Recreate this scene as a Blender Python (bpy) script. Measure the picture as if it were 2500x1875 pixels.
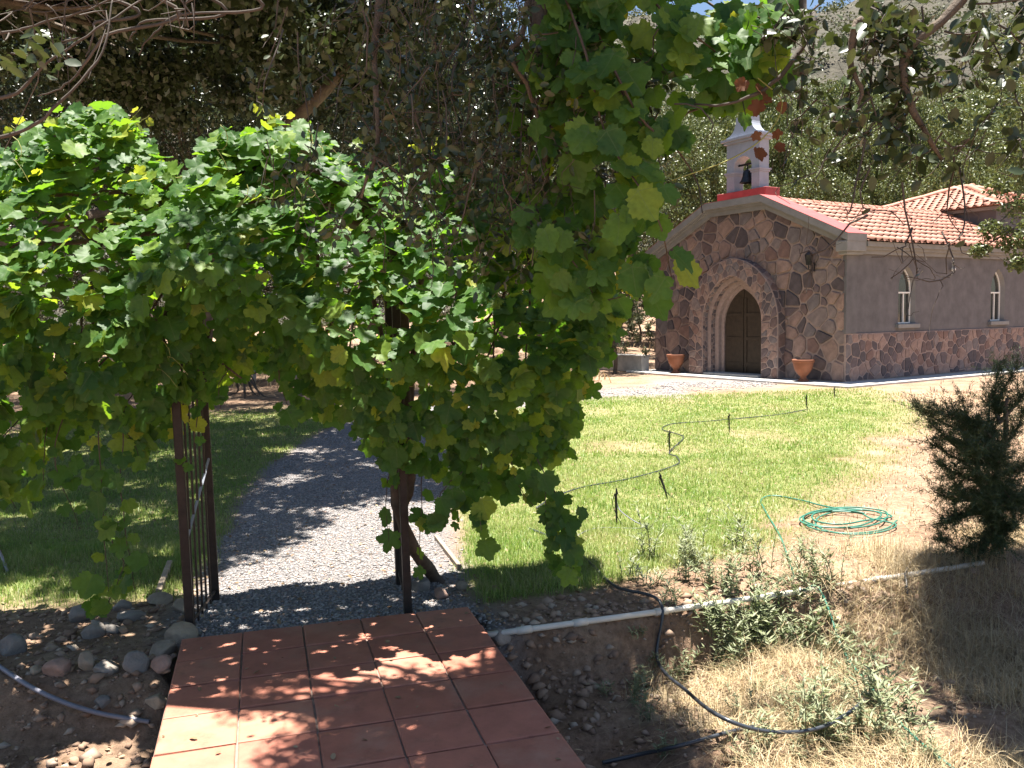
import bpy, bmesh, math, random
import numpy as np
from mathutils import Vector, Matrix

random.seed(7)
RNG = np.random.default_rng(11)
for o in list(bpy.data.objects):
    bpy.data.objects.remove(o)
SC = bpy.context.scene
COL = SC.collection
rad = math.radians

# ------------------------------------------------------------------ camera
EYE = np.array([0.0, 0.0, 1.6])
FPX, PITCH, ROLL = 2080.0, rad(4.47), rad(-1.0)      # focal length in photo pixels (2500 wide)
_f = np.array([0, math.cos(PITCH), -math.sin(PITCH)])
_u0 = np.array([0, math.sin(PITCH), math.cos(PITCH)])
_r0 = np.array([1.0, 0, 0])
C_R = math.cos(ROLL) * _r0 + math.sin(ROLL) * _u0
C_U = -math.sin(ROLL) * _r0 + math.cos(ROLL) * _u0
cd = bpy.data.cameras.new('camera')
cd.sensor_width = 36.0
cd.lens = 36.0 * FPX / 2500.0
cd.clip_start, cd.clip_end = 0.05, 2000
cam = bpy.data.objects.new('camera', cd)
COL.objects.link(cam)
cam.matrix_world = Matrix(((C_R[0], C_U[0], -_f[0], 0), (C_R[1], C_U[1], -_f[1], 0), (C_R[2], C_U[2], -_f[2], EYE[2]), (0, 0, 0, 1)))
SC.camera = cam

# ------------------------------------------------------------------ sky, sun, exposure
SUN_EL, SUN_AZ = rad(86), rad(0)                      # azimuth measured from +Y towards +X
SUNV = np.array([math.sin(SUN_AZ) * math.cos(SUN_EL), math.cos(SUN_AZ) * math.cos(SUN_EL), math.sin(SUN_EL)])
w = bpy.data.worlds.new('World')
SC.world = w
w.use_nodes = True
nt = w.node_tree
sky = nt.nodes.new('ShaderNodeTexSky')
sky.sky_type = 'NISHITA'
sky.sun_disc = False
sky.sun_elevation = SUN_EL
sky.sun_rotation = SUN_AZ
sky.altitude = 400
sky.air_density, sky.dust_density, sky.ozone_density = 1.0, 1.0, 1.5
bg = nt.nodes['Background']
bg.inputs[1].default_value = 0.05
nt.links.new(sky.outputs[0], bg.inputs[0])
sl = bpy.data.lights.new('sun', 'SUN')
sl.energy, sl.angle, sl.color = 5.0, rad(0.53), (1.0, 0.95, 0.87)
sun = bpy.data.objects.new('sun', sl)
COL.objects.link(sun)
sun.rotation_euler = Vector(SUNV).to_track_quat('Z', 'Y').to_euler()
vs = SC.view_settings
vs.view_transform, vs.look, vs.exposure, vs.gamma, vs.use_curve_mapping = 'Standard', 'None', 1.85, 1.0, False
SC.cycles.max_bounces = 8
SC.cycles.diffuse_bounces = 1
SC.cycles.transmission_bounces = 4
SC.cycles.transparent_max_bounces = 4
SC.cycles.use_denoising = True

# ------------------------------------------------------------------ helpers
def tag(o, label=None, cat=None, group=None, kind=None):
    if label: o['label'] = label
    if cat: o['category'] = cat
    if group: o['group'] = group
    if kind: o['kind'] = kind
    return o

def link(name, data, parent=None, mat=None):
    o = bpy.data.objects.new(name, data)
    COL.objects.link(o)
    if parent is not None: o.parent = parent
    if mat is not None and data is not None and not data.materials: data.materials.append(mat)
    return o

def empty(name, loc=(0, 0, 0), rz=0.0):
    o = bpy.data.objects.new(name, None)
    COL.objects.link(o)
    o.location = loc
    o.rotation_euler = (0, 0, rz)
    o.empty_display_size = 0.1
    return o

def npm(name, V, F, mat=None, smooth=False, uv=None):
    """mesh from arrays; F is (m,k) or a list of index lists"""
    me = bpy.data.meshes.new(name)
    V = np.asarray(V, np.float32).reshape(-1, 3)
    if isinstance(F, np.ndarray):
        m, k = F.shape
        me.vertices.add(len(V)); me.vertices.foreach_set('co', V.ravel())
        me.loops.add(m * k); me.loops.foreach_set('vertex_index', F.astype(np.int32).ravel())
        me.polygons.add(m)
        me.polygons.foreach_set('loop_start', np.arange(0, m * k, k, dtype=np.int32))
        me.polygons.foreach_set('loop_total', np.full(m, k, np.int32))
        me.update(calc_edges=True)
    else:
        me.from_pydata(V.tolist(), [], [list(map(int, f)) for f in F])
        me.update()
    if smooth: me.polygons.foreach_set('use_smooth', np.ones(len(me.polygons), bool))
    if mat is not None: me.materials.append(mat)
    if uv is not None:                               # per-vertex 2-D leaf coordinates
        a_ = me.attributes.new('leaf_uv', 'FLOAT_VECTOR', 'POINT')
        u3 = np.zeros((len(V), 3), np.float32); u3[:, :2] = uv
        a_.data.foreach_set('vector', u3.ravel())
    return me

class MB:
    """collects faces of one mesh"""
    def __init__(s): s.v, s.f = [], []
    def add(s, V, F):
        b = len(s.v)
        s.v += [tuple(map(float, p)) for p in V]
        s.f += [[b + int(i) for i in f] for f in F]
        return s
    def box(s, x0, x1, y0, y1, z0, z1):
        return s.add([(x0, y0, z0), (x1, y0, z0), (x1, y1, z0), (x0, y1, z0), (x0, y0, z1), (x1, y0, z1), (x1, y1, z1), (x0, y1, z1)],
                     [(0, 3, 2, 1), (4, 5, 6, 7), (0, 1, 5, 4), (1, 2, 6, 5), (2, 3, 7, 6), (3, 0, 4, 7)])
    def prism_x(s, poly, x0, x1):
        """polygon in (y,z), counter-clockwise seen from -x, extruded along x"""
        n = len(poly)
        V = [(x0, y, z) for y, z in poly] + [(x1, y, z) for y, z in poly]
        return s.add(V, [list(range(n))[::-1], list(range(n, 2 * n))] + [(i, (i + 1) % n, n + (i + 1) % n, n + i) for i in range(n)])
    def tube(s, pts, r, k=6, cap=True):
        V, F = tube(pts, r, k, cap)
        return s.add(V, F)
    def lathe(s, prof, k=16, c=(0, 0)):
        V = [(c[0] + r * math.cos(2 * math.pi * j / k), c[1] + r * math.sin(2 * math.pi * j / k), z) for r, z in prof for j in range(k)]
        F = [(i * k + j, i * k + (j + 1) % k, (i + 1) * k + (j + 1) % k, (i + 1) * k + j) for i in range(len(prof) - 1) for j in range(k)]
        return s.add(V, F)
    def build(s, name, mat, parent=None, smooth=False, bevel=0, fix=True):
        me = npm(name, s.v, s.f, mat)
        if fix or bevel:
            bm = bmesh.new(); bm.from_mesh(me)
            if bevel: bmesh.ops.bevel(bm, geom=bm.edges[:], offset=bevel, segments=1, affect='EDGES', clamp_overlap=True)
            if fix: bmesh.ops.recalc_face_normals(bm, faces=bm.faces)
            bm.to_mesh(me); bm.free()
        if smooth: me.polygons.foreach_set('use_smooth', np.ones(len(me.polygons), bool))
        return link(name, me, parent)

def tube(pts, r, k=6, cap=True):
    P = np.asarray(pts, float)
    n = len(P)
    R = np.full(n, r, float) if np.isscalar(r) else np.asarray(r, float)
    T = np.gradient(P, axis=0)
    T /= np.linalg.norm(T, axis=1)[:, None] + 1e-9
    ref = np.array([0, 0, 1.0]) if abs(T[0, 2]) < 0.9 else np.array([1.0, 0, 0])
    A = np.cross(T[0], ref); A /= np.linalg.norm(A)
    V = []
    for i in range(n):
        A = A - T[i] * np.dot(A, T[i]); A /= np.linalg.norm(A) + 1e-9
        B = np.cross(T[i], A)
        for j in range(k):
            a = 2 * math.pi * j / k
            V.append(P[i] + R[i] * (math.cos(a) * A + math.sin(a) * B))
    F = [(i * k + j, i * k + (j + 1) % k, (i + 1) * k + (j + 1) % k, (i + 1) * k + j) for i in range(n - 1) for j in range(k)]
    if cap: F += [list(range(k))[::-1], list(range((n - 1) * k, n * k))]
    return V, F

def spline(pts, n=40):
    """Catmull-Rom through points"""
    P = np.asarray(pts, float)
    P = np.vstack([2 * P[0] - P[1], P, 2 * P[-1] - P[-2]])
    m = len(P) - 3
    out = []
    for t in np.linspace(0, m - 1e-6, n):
        i = int(t); u = t - i
        a, b, c, d = P[i:i + 4]
        out.append(0.5 * (2 * b + (c - a) * u + (2 * a - 5 * b + 4 * c - d) * u * u + (3 * b - a - 3 * c + d) * u ** 3))
    return np.array(out)

def unit(A): return A / (np.linalg.norm(A, axis=-1, keepdims=True) + 1e-9)

def basis(N, T):
    """frames whose Z is N and whose Y is T made square to it"""
    Z = unit(N)
    Y = unit(T - Z * (T * Z).sum(1, keepdims=True))
    X = np.cross(Y, Z)
    return X, Y, Z

def scatter(tv, tf, P, X, Y, Z, S):
    tv = np.asarray(tv, float); tf = np.asarray(tf)
    S = np.broadcast_to(np.asarray(S, float), (len(P),))
    V = P[:, None] + S[:, None, None] * (tv[None, :, 0:1] * X[:, None] + tv[None, :, 1:2] * Y[:, None] + tv[None, :, 2:3] * Z[:, None])
    F = (tf[None] + (np.arange(len(P)) * len(tv))[:, None, None]).reshape(-1, tf.shape[1])
    return V.reshape(-1, 3), F

def vnoise(x, y, s=1.0, seed=0):
    """smooth value noise 0..1 on arrays"""
    x = np.asarray(x, float) / s; y = np.asarray(y, float) / s
    xi, yi = np.floor(x), np.floor(y)
    fx, fy = x - xi, y - yi
    fx, fy = fx * fx * (3 - 2 * fx), fy * fy * (3 - 2 * fy)
    def h(a, b):
        v = np.sin(a * 127.1 + b * 311.7 + seed * 74.7) * 43758.5453
        return v - np.floor(v)
    return (h(xi, yi) * (1 - fx) + h(xi + 1, yi) * fx) * (1 - fy) + (h(xi, yi + 1) * (1 - fx) + h(xi + 1, yi + 1) * fx) * fy

def sst(a, b, x):
    t = np.clip((np.asarray(x, float) - a) / (b - a), 0, 1)
    return t * t * (3 - 2 * t)

# ------------------------------------------------------------------ materials
def mat(name):
    m = bpy.data.materials.new(name)
    m.use_nodes = True
    n = m.node_tree
    return m, n, n.nodes['Principled BSDF'], n.nodes['Material Output']

def N(n, t, **kw):
    x = n.nodes.new(t)
    for k, v in kw.items():
        if k in x.inputs: x.inputs[k].default_value = v
        else: setattr(x, k, v)
    return x

def ramp(n, fac, stops):
    r = n.nodes.new('ShaderNodeValToRGB')
    e = r.color_ramp.elements
    while len(e) < len(stops): e.new(0.5)
    for i, (p, c) in enumerate(stops):
        e[i].position = p
        e[i].color = (*c, 1)
    n.links.new(fac, r.inputs[0])
    return r.outputs[0]

def mixc(n, fac, a, b, mode='MIX'):
    x = n.nodes.new('ShaderNodeMix')
    x.data_type = 'RGBA'; x.blend_type = mode
    for s, v in ((0, fac), (6, a), (7, b)):
        if hasattr(v, 'is_output'): n.links.new(v, x.inputs[s])
        else: x.inputs[s].default_value = v if s == 0 else (*v, 1)
    return x.outputs[2]

def noise(n, scale, detail=6, rough=0.6, coord='Object'):
    tc = n.nodes.new('ShaderNodeTexCoord')
    t = N(n, 'ShaderNodeTexNoise', Scale=scale, Detail=detail, Roughness=rough)
    n.links.new(tc.outputs[coord], t.inputs['Vector'])
    return t.outputs[0]

def bump(n, b, h, strength=0.3, dist=0.01):
    x = N(n, 'ShaderNodeBump', Strength=strength, Distance=dist)
    n.links.new(h, x.inputs['Height'])
    n.links.new(x.outputs[0], b.inputs['Normal'])

def rand(n):
    g = n.nodes.new('ShaderNodeNewGeometry'); o = n.nodes.new('ShaderNodeObjectInfo')
    a = N(n, 'ShaderNodeMath', operation='ADD'); n.links.new(g.outputs['Random Per Island'], a.inputs[0]); n.links.new(o.outputs['Random'], a.inputs[1])
    f = N(n, 'ShaderNodeMath', operation='FRACT'); n.links.new(a.outputs[0], f.inputs[0])
    return f.outputs[0]

def plain(name, col, rough=0.6, var=0.25, scale=8, bmp=0.15, metal=0.0, spec=0.4, bdist=0.01):
    m, n, b, o = mat(name)
    t = noise(n, scale)
    lo = tuple(c * (1 - var) for c in col); hi = tuple(min(1, c * (1 + var)) for c in col)
    n.links.new(ramp(n, t, [(0.3, lo), (0.7, hi)]), b.inputs['Base Color'])
    b.inputs['Roughness'].default_value = rough
    b.inputs['Metallic'].default_value = metal
    b.inputs['Specular IOR Level'].default_value = spec
    if bmp: bump(n, b, noise(n, scale * 6), bmp, bdist)
    return m

def leafmat(name, cols, trans, tfac=0.4, rough=0.4, spec=0.5, veins=False):
    """cols: ramp over a per-leaf random value; trans: colour of light coming through"""
    m, n, b, o = mat(name)
    r = rand(n)
    if name == 'lawn_blade':                         # broad drier and greener patches
        a_ = N(n, 'ShaderNodeMath', operation='MULTIPLY_ADD'); n.links.new(noise(n, 0.9, 4), a_.inputs[0]); a_.inputs[1].default_value = 1.5; a_.inputs[2].default_value = -0.62
        b_ = N(n, 'ShaderNodeMath', operation='MULTIPLY_ADD'); n.links.new(r, b_.inputs[0]); b_.inputs[1].default_value = 0.75; n.links.new(a_.outputs[0], b_.inputs[2]); r = b_.outputs[0]
    c = ramp(n, r, [(p_, c) for p_, c in zip([0, 0.45, 0.82, 0.965, 1.0] if veins and len(cols) == 5 else [i / max(1, len(cols) - 1) for i in range(len(cols))], cols)])
    t = N(n, 'ShaderNodeBsdfTranslucent')
    tc = ramp(n, r, [(p_, c) for p_, c in zip([0, 0.45, 0.82, 0.965, 1.0] if veins and len(trans) == 5 else [i / max(1, len(trans) - 1) for i in range(len(trans))], trans)])
    if veins:                                        # five palmate veins running out to the lobes, blotches between
        at_ = N(n, 'ShaderNodeAttribute', attribute_name='leaf_uv'); sp = n.nodes.new('ShaderNodeSeparateXYZ'); n.links.new(at_.outputs['Vector'], sp.inputs[0])
        def mth(op, a, c_=None):
            x_ = N(n, 'ShaderNodeMath', operation=op)
            for k_, v_ in ((0, a), (1, c_)):
                if v_ is None: continue
                if hasattr(v_, 'is_output'): n.links.new(v_, x_.inputs[k_])
                else: x_.inputs[k_].default_value = v_
            return x_.outputs[0]
        yy = mth('SUBTRACT', sp.outputs[1], 0.08); an = mth('ARCTAN2', sp.outputs[0], yy)
        rr = mth('POWER', mth('ADD', mth('MULTIPLY', sp.outputs[0], sp.outputs[0]), mth('MULTIPLY', yy, yy)), 0.5)
        vd = mth('MULTIPLY', mth('ABSOLUTE', mth('SINE', mth('MULTIPLY', an, 2.5))), rr)
        vm = mth('SUBTRACT', 1.0, mth('MINIMUM', mth('MULTIPLY', vd, 22.0), 1.0))
        blot = N(n, 'ShaderNodeTexNoise', Scale=7.0, Detail=5.0); n.links.new(at_.outputs['Vector'], blot.inputs[0])
        bl = ramp(n, blot.outputs[0], [(0.3, (0.62, 0.66, 0.6)), (0.55, (1, 1, 1)), (0.75, (1.25, 1.2, 1.0))])
        c = mixc(n, 1.0, c, bl, 'MULTIPLY'); c = mixc(n, mth('MULTIPLY', vm, 0.55), c, (0.25, 0.32, 0.12))
        tc = mixc(n, mth('MULTIPLY', vm, 0.6), tc, (0.10, 0.2, 0.03))
    n.links.new(c, b.inputs['Base Color'])
    b.inputs['Roughness'].default_value = rough
    b.inputs['Specular IOR Level'].default_value = spec
    n.links.new(tc, t.inputs[0])
    x = N(n, 'ShaderNodeMixShader'); x.inputs[0].default_value = tfac
    n.links.new(b.outputs[0], x.inputs[1]); n.links.new(t.outputs[0], x.inputs[2])
    n.links.new(x.outputs[0], o.inputs[0])
    return m

M = {}
M['vine'] = leafmat('vine_leaf', [(0.045, 0.11, 0.035), (0.07, 0.155, 0.04), (0.11, 0.21, 0.045), (0.20, 0.30, 0.05), (0.38, 0.40, 0.06)],
                    [(0.12, 0.28, 0.02), (0.18, 0.36, 0.02), (0.26, 0.44, 0.02), (0.4, 0.5, 0.03), (0.6, 0.6, 0.03)], 0.48, 0.5, 0.28, True)
M['vine_young'] = leafmat('vine_leaf_young', [(0.15, 0.22, 0.04), (0.25, 0.27, 0.04)], [(0.4, 0.5, 0.03), (0.55, 0.52, 0.05)], 0.45, 0.4, 0.5, True)
M['vine_red'] = leafmat('vine_leaf_withered', [(0.12, 0.045, 0.02), (0.16, 0.07, 0.03)], [(0.22, 0.06, 0.02), (0.25, 0.09, 0.03)], 0.25, 0.6, 0.3)
M['oak'] = leafmat('oak_leaf', [(0.024, 0.038, 0.014), (0.036, 0.054, 0.02), (0.05, 0.07, 0.025)], [(0.07, 0.10, 0.02), (0.12, 0.15, 0.03)], 0.16, 0.36, 0.55)
M['oak_far'] = leafmat('oak_leaf_far', [(0.07, 0.09, 0.028), (0.105, 0.13, 0.04), (0.15, 0.17, 0.06)], [(0.10, 0.13, 0.03), (0.18, 0.2, 0.05)], 0.22, 0.45, 0.5)
M['oak_shaded'] = leafmat('oak_leaf_shaded', [(0.035, 0.05, 0.022), (0.048, 0.066, 0.028), (0.065, 0.085, 0.035)], [(0.05, 0.07, 0.015), (0.09, 0.11, 0.03)], 0.12, 0.32, 0.6)  # shaded copy of the oak leaf for the grove; shade is in its colour
M['shrub'] = leafmat('scrub_leaf', [(0.05, 0.055, 0.03), (0.075, 0.08, 0.04), (0.11, 0.12, 0.05)], [(0.1, 0.12, 0.04), (0.15, 0.16, 0.05)], 0.15, 0.6, 0.3)
M['needle'] = leafmat('juniper_needle', [(0.028, 0.052, 0.022), (0.045, 0.072, 0.028), (0.065, 0.095, 0.04)], [(0.05, 0.09, 0.025), (0.07, 0.11, 0.03)], 0.15, 0.5, 0.4)
M['grass'] = leafmat('lawn_blade', [(0.12, 0.22, 0.04), (0.19, 0.28, 0.06), (0.29, 0.33, 0.11), (0.46, 0.43, 0.22)], [(0.18, 0.36, 0.04), (0.26, 0.42, 0.05), (0.36, 0.45, 0.1), (0.45, 0.42, 0.15)], 0.35, 0.45, 0.4)
M['straw'] = leafmat('dry_straw', [(0.36, 0.26, 0.14), (0.49, 0.38, 0.22), (0.60, 0.50, 0.33)], [(0.4, 0.28, 0.12), (0.5, 0.38, 0.2)], 0.2, 0.6, 0.3)
M['weed'] = leafmat('weed_leaf', [(0.17, 0.20, 0.11), (0.25, 0.28, 0.16), (0.35, 0.36, 0.22)], [(0.2, 0.28, 0.09), (0.28, 0.34, 0.13)], 0.3, 0.55, 0.35)
M['bark'] = plain('oak_bark', (0.13, 0.10, 0.075), 0.9, 0.4, 5, 0.8, bdist=0.03)
M['twig'] = plain('dry_twig', (0.085, 0.068, 0.055), 0.85, 0.35, 9, 0.2)
M['vinewood'] = plain('vine_bark', (0.095, 0.068, 0.05), 0.9, 0.4, 14, 0.6)
M['cane'] = plain('green_cane', (0.30, 0.30, 0.08), 0.6, 0.3, 10, 0)
M['iron'] = plain('rusty_dark_iron', (0.035, 0.026, 0.022), 0.55, 0.35, 20, 0.25, 0.3)
M['concrete'] = plain('concrete', (0.48, 0.46, 0.43), 0.85, 0.18, 6, 0.3)
M['grout'] = plain('grout', (0.25, 0.18, 0.15), 0.9, 0.25, 18, 0.3)
M['pvc'] = plain('white_pvc', (0.66, 0.62, 0.55), 0.4, 0.1, 5, 0)
M['hose_black'] = plain('black_hose', (0.035, 0.04, 0.05), 0.32, 0.25, 6, 0, spec=0.6)
M['hose_green'] = plain('green_hose', (0.035, 0.17, 0.12), 0.4, 0.2, 6, 0, spec=0.6)
M['hose_grey'] = plain('grey_hose', (0.20, 0.20, 0.24), 0.4, 0.2, 6, 0)
M['plastic'] = plain('black_plastic', (0.012, 0.013, 0.014), 0.5, 0.2, 10, 0)
M['terracotta'] = plain('terracotta_pot', (0.22, 0.085, 0.045), 0.75, 0.2, 5, 0.15)
M['soil_pot'] = plain('pot_soil', (0.06, 0.04, 0.03), 1.0, 0.3, 30, 0.5)
M['board'] = plain('weathered_board', (0.30, 0.24, 0.18), 0.85, 0.3, 7, 0.3)
M['greywood'] = plain('grey_painted_board', (0.30, 0.32, 0.38), 0.7, 0.2, 7, 0.2)
M['mauve'] = plain('mauve_plaster', (0.135, 0.128, 0.133), 0.9, 0.2, 3, 0.25)
_m = M['mauve']; _n = _m.node_tree; _b = _n.nodes['Principled BSDF']
_tc = _n.nodes.new('ShaderNodeTexCoord'); _mp = _n.nodes.new('ShaderNodeMapping'); _mp.inputs['Scale'].default_value = (2.5, 2.5, 0.8); _n.links.new(_tc.outputs['Object'], _mp.inputs[0])
_tx = N(_n, 'ShaderNodeTexNoise', Scale=1.0, Detail=8.0, Roughness=0.7); _n.links.new(_mp.outputs[0], _tx.inputs[0])
_old = _b.inputs['Base Color'].links[0].from_socket
_n.links.new(mixc(_n, 1.0, _old, ramp(_n, _tx.outputs[0], [(0.3, (0.88, 0.88, 0.88)), (0.52, (1, 1, 1)), (0.75, (1.12, 1.11, 1.1))]), 'MULTIPLY'), _b.inputs['Base Color'])
M['corn'] = plain('grey_cornice', (0.23, 0.225, 0.22), 0.8, 0.12, 4, 0.15)
M['tower'] = plain('pale_blue_plaster', (0.32, 0.345, 0.40), 0.8, 0.10, 4, 0.15)
M['red'] = plain('red_paint', (0.34, 0.075, 0.072), 0.75, 0.15, 5, 0.08)
M['mortar'] = plain('pink_mortar', (0.335, 0.25, 0.22), 0.95, 0.18, 12, 0.4)
M['door'] = plain('dark_door_wood', (0.04, 0.028, 0.018), 0.6, 0.3, 10, 0.3)
M['white'] = plain('white_frame', (0.75, 0.74, 0.70), 0.45, 0.06, 6, 0)
M['bell'] = plain('dark_bronze', (0.03, 0.035, 0.04), 0.4, 0.3, 8, 0.1, 0.6)
M['black'] = plain('black_iron', (0.015, 0.015, 0.017), 0.45, 0.2, 8, 0)
m, n, b, o = mat('window_glass'); b.inputs['Base Color'].default_value = (0.03, 0.032, 0.03, 1); b.inputs['Roughness'].default_value = 0.06; b.inputs['Specular IOR Level'].default_value = 0.7; M['glass'] = m
m, n, b, o = mat('bulb_glass'); b.inputs['Base Color'].default_value = (0.8, 0.8, 0.78, 1); b.inputs['Roughness'].default_value = 0.15; M['bulb'] = m

def stone_mat(name, cols, scale=6):
    m, n, b, o = mat(name)
    oi = n.nodes.new('ShaderNodeObjectInfo')
    c = ramp(n, oi.outputs['Random'], [(i / len(cols), c) for i, c in enumerate(cols)])
    c.node.color_ramp.interpolation = 'CONSTANT'
    t = noise(n, scale, 8, 0.7)
    c = mixc(n, 1.0, c, ramp(n, t, [(0.25, (0.55, 0.5, 0.5)), (0.55, (1, 1, 1)), (0.8, (1.45, 1.35, 1.3))]), 'MULTIPLY')
    n.links.new(c, b.inputs['Base Color'])
    b.inputs['Roughness'].default_value = 0.85
    bump(n, b, noise(n, scale * 4, 8), 0.5, 0.02)
    return m
M['stone'] = stone_mat('flagstone', [(0.145, 0.10, 0.093), (0.095, 0.076, 0.08), (0.28, 0.19, 0.16), (0.17, 0.145, 0.145), (0.31, 0.215, 0.18), (0.14, 0.105, 0.105), (0.22, 0.175, 0.165), (0.20, 0.125, 0.105), (0.29, 0.20, 0.165), (0.10, 0.082, 0.087)])
M['rock'] = stone_mat('field_rock', [(0.30, 0.24, 0.18), (0.22, 0.20, 0.18), (0.34, 0.22, 0.17), (0.26, 0.23, 0.20), (0.36, 0.29, 0.21)], 9)

def tile_mat(name, cols):
    m, n, b, o = mat(name)
    r = rand(n)
    c = ramp(n, r, [(i / (len(cols) - 1), c) for i, c in enumerate(cols)])
    t = noise(n, 7, 8, 0.65)
    c = mixc(n, 1.0, c, ramp(n, t, [(0.2, (0.68, 0.66, 0.64)), (0.55, (1, 1, 1)), (0.8, (1.22, 1.18, 1.12))]), 'MULTIPLY')
    gp = n.nodes.new('ShaderNodeNewGeometry'); st = N(n, 'ShaderNodeTexNoise', Scale=2.6, Detail=9.0, Roughness=0.7); n.links.new(gp.outputs['Position'], st.inputs[0])
    c = mixc(n, ramp(n, st.outputs[0], [(0.5, (0, 0, 0)), (0.75, (0.55, 0.55, 0.55))]), c, (0.40, 0.27, 0.19))   # dust and lime bloom
    st2 = N(n, 'ShaderNodeTexNoise', Scale=5.5, Detail=9.0, Roughness=0.75); n.links.new(gp.outputs['Position'], st2.inputs[0])
    c = mixc(n, ramp(n, st2.outputs[0], [(0.55, (0, 0, 0)), (0.72, (0.6, 0.6, 0.6))]), c, (0.14, 0.075, 0.05))    # dark stains
    n.links.new(c, b.inputs['Base Color'])
    b.inputs['Roughness'].default_value = 0.7
    bump(n, b, noise(n, 40, 6), 0.2, 0.006)
    return m
M['roof'] = tile_mat('clay_roof_tile', [(0.41, 0.175, 0.115), (0.47, 0.215, 0.145), (0.46, 0.225, 0.16), (0.50, 0.255, 0.185)])
M['saltillo'] = tile_mat('terracotta_floor_tile', [(0.37, 0.135, 0.085), (0.44, 0.165, 0.105), (0.41, 0.15, 0.10), (0.47, 0.19, 0.12)])

# ------------------------------------------------------------------ ground
def bank_y(x):
    return 4.36 + 0.394 * (x + 0.14) + 0.10 * (vnoise(x, x * 0 + 3, 0.5, 5) - 0.5)

def in_landing(x, y, m=0.0):
    a = (x - LX) * math.cos(LA) - (y - LY) * math.sin(LA)
    d = (x - LX) * math.sin(LA) + (y - LY) * math.cos(LA)
    return (a > -m) & (a < LW + m) & (d < m)
LX, LY, LA, LW = -1.705, 4.22, rad(-16.4), 1.5            # far-left corner, heading and width of the tile landing

def gz(x, y):
    x = np.asarray(x, float); y = np.asarray(y, float)
    z = -0.06 - 0.09 * sst(4.5, 8.0, y)
    z = z + 0.03 * (vnoise(x, y, 0.9, 1) - 0.5) * sst(9, 5, y) + 0.012 * (vnoise(x, y, 0.21, 2) - 0.5)
    right = sst(-0.35, 0.0, x + 0.29 * (y - 4.3))          # right of the landing
    wdt = 0.16 + 0.5 * sst(1.0, 2.4, x)
    drop = sst(0, 1, (bank_y(x) - y) / wdt)
    z = z - right * drop * (0.34 + 0.16 * (vnoise(x, y, 0.45, 8) - 0.5) + 0.12 * (vnoise(x, y, 0.15, 9) - 0.5))
    left = sst(-1.45, -1.75, x + 0.29 * (y - 4.3) + 0.0)
    dl = sst(0, 0.35, 3.98 + 0.12 * (vnoise(x, x * 0, 0.6, 4) - 0.5) - y)
    z = z - left * dl * (0.24 + 0.08 * (vnoise(x, y, 0.35, 12) - 0.5) + 0.05 * (vnoise(x, y, 0.1, 13) - 0.5))
    z = np.where(in_landing(x, y, 0.03), -0.33, z)
    back = np.maximum(0, y - 30 - 0.75 * np.maximum(0, x))
    z = z + (0.16 - 0.12 * sst(1.0, -4.0, x)) * back * sst(0, 8, back) + 0.3 * (vnoise(x, y, 7, 3) - 0.5) * sst(26, 40, y)
    z = np.where(y > 60, z * 1.0, z)
    return z

def ray(u, v): return _f + C_R * (u - 1250) / FPX - C_U * (v - 937.5) / FPX
def G(u, v, dz=0.0):
    """ground point that the photograph shows at pixel u,v"""
    d = ray(u, v); z = -0.15
    for _ in range(25):
        t = (z + dz - EYE[2]) / d[2]
        p = EYE + d * t
        z = 0.5 * z + 0.5 * float(gz(p[0], p[1]))
    return np.array([p[0], p[1], float(gz(p[0], p[1])) + dz])
def at(u, v, y):
    d = ray(u, v)
    return EYE + d * (y / d[1])

def path_dist(x, y):
    """signed: <0 inside the gravel path"""
    P = np.array([(-0.75, 4.0), (-1.12, 4.9), (-1.45, 7.0), (-1.9, 10.0), (-2.0, 13.5), (-1.2, 16.6), (1.2, 18.9), (3.6, 20.0), (5.2, 21.2)])
    W = np.array([0.72, 0.72, 0.85, 0.95, 0.95, 0.95, 0.85, 0.9, 1.3])
    best = np.full(np.shape(x), 1e9)
    for i in range(len(P) - 1):
        a, c = P[i], P[i + 1]; d = c - a
        t = np.clip(((x - a[0]) * d[0] + (y - a[1]) * d[1]) / (d @ d), 0, 1)
        q = np.hypot(x - a[0] - t * d[0], y - a[1] - t * d[1]) - (W[i] * (1 - t) + W[i + 1] * t)
        best = np.minimum(best, q)
    return best

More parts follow.
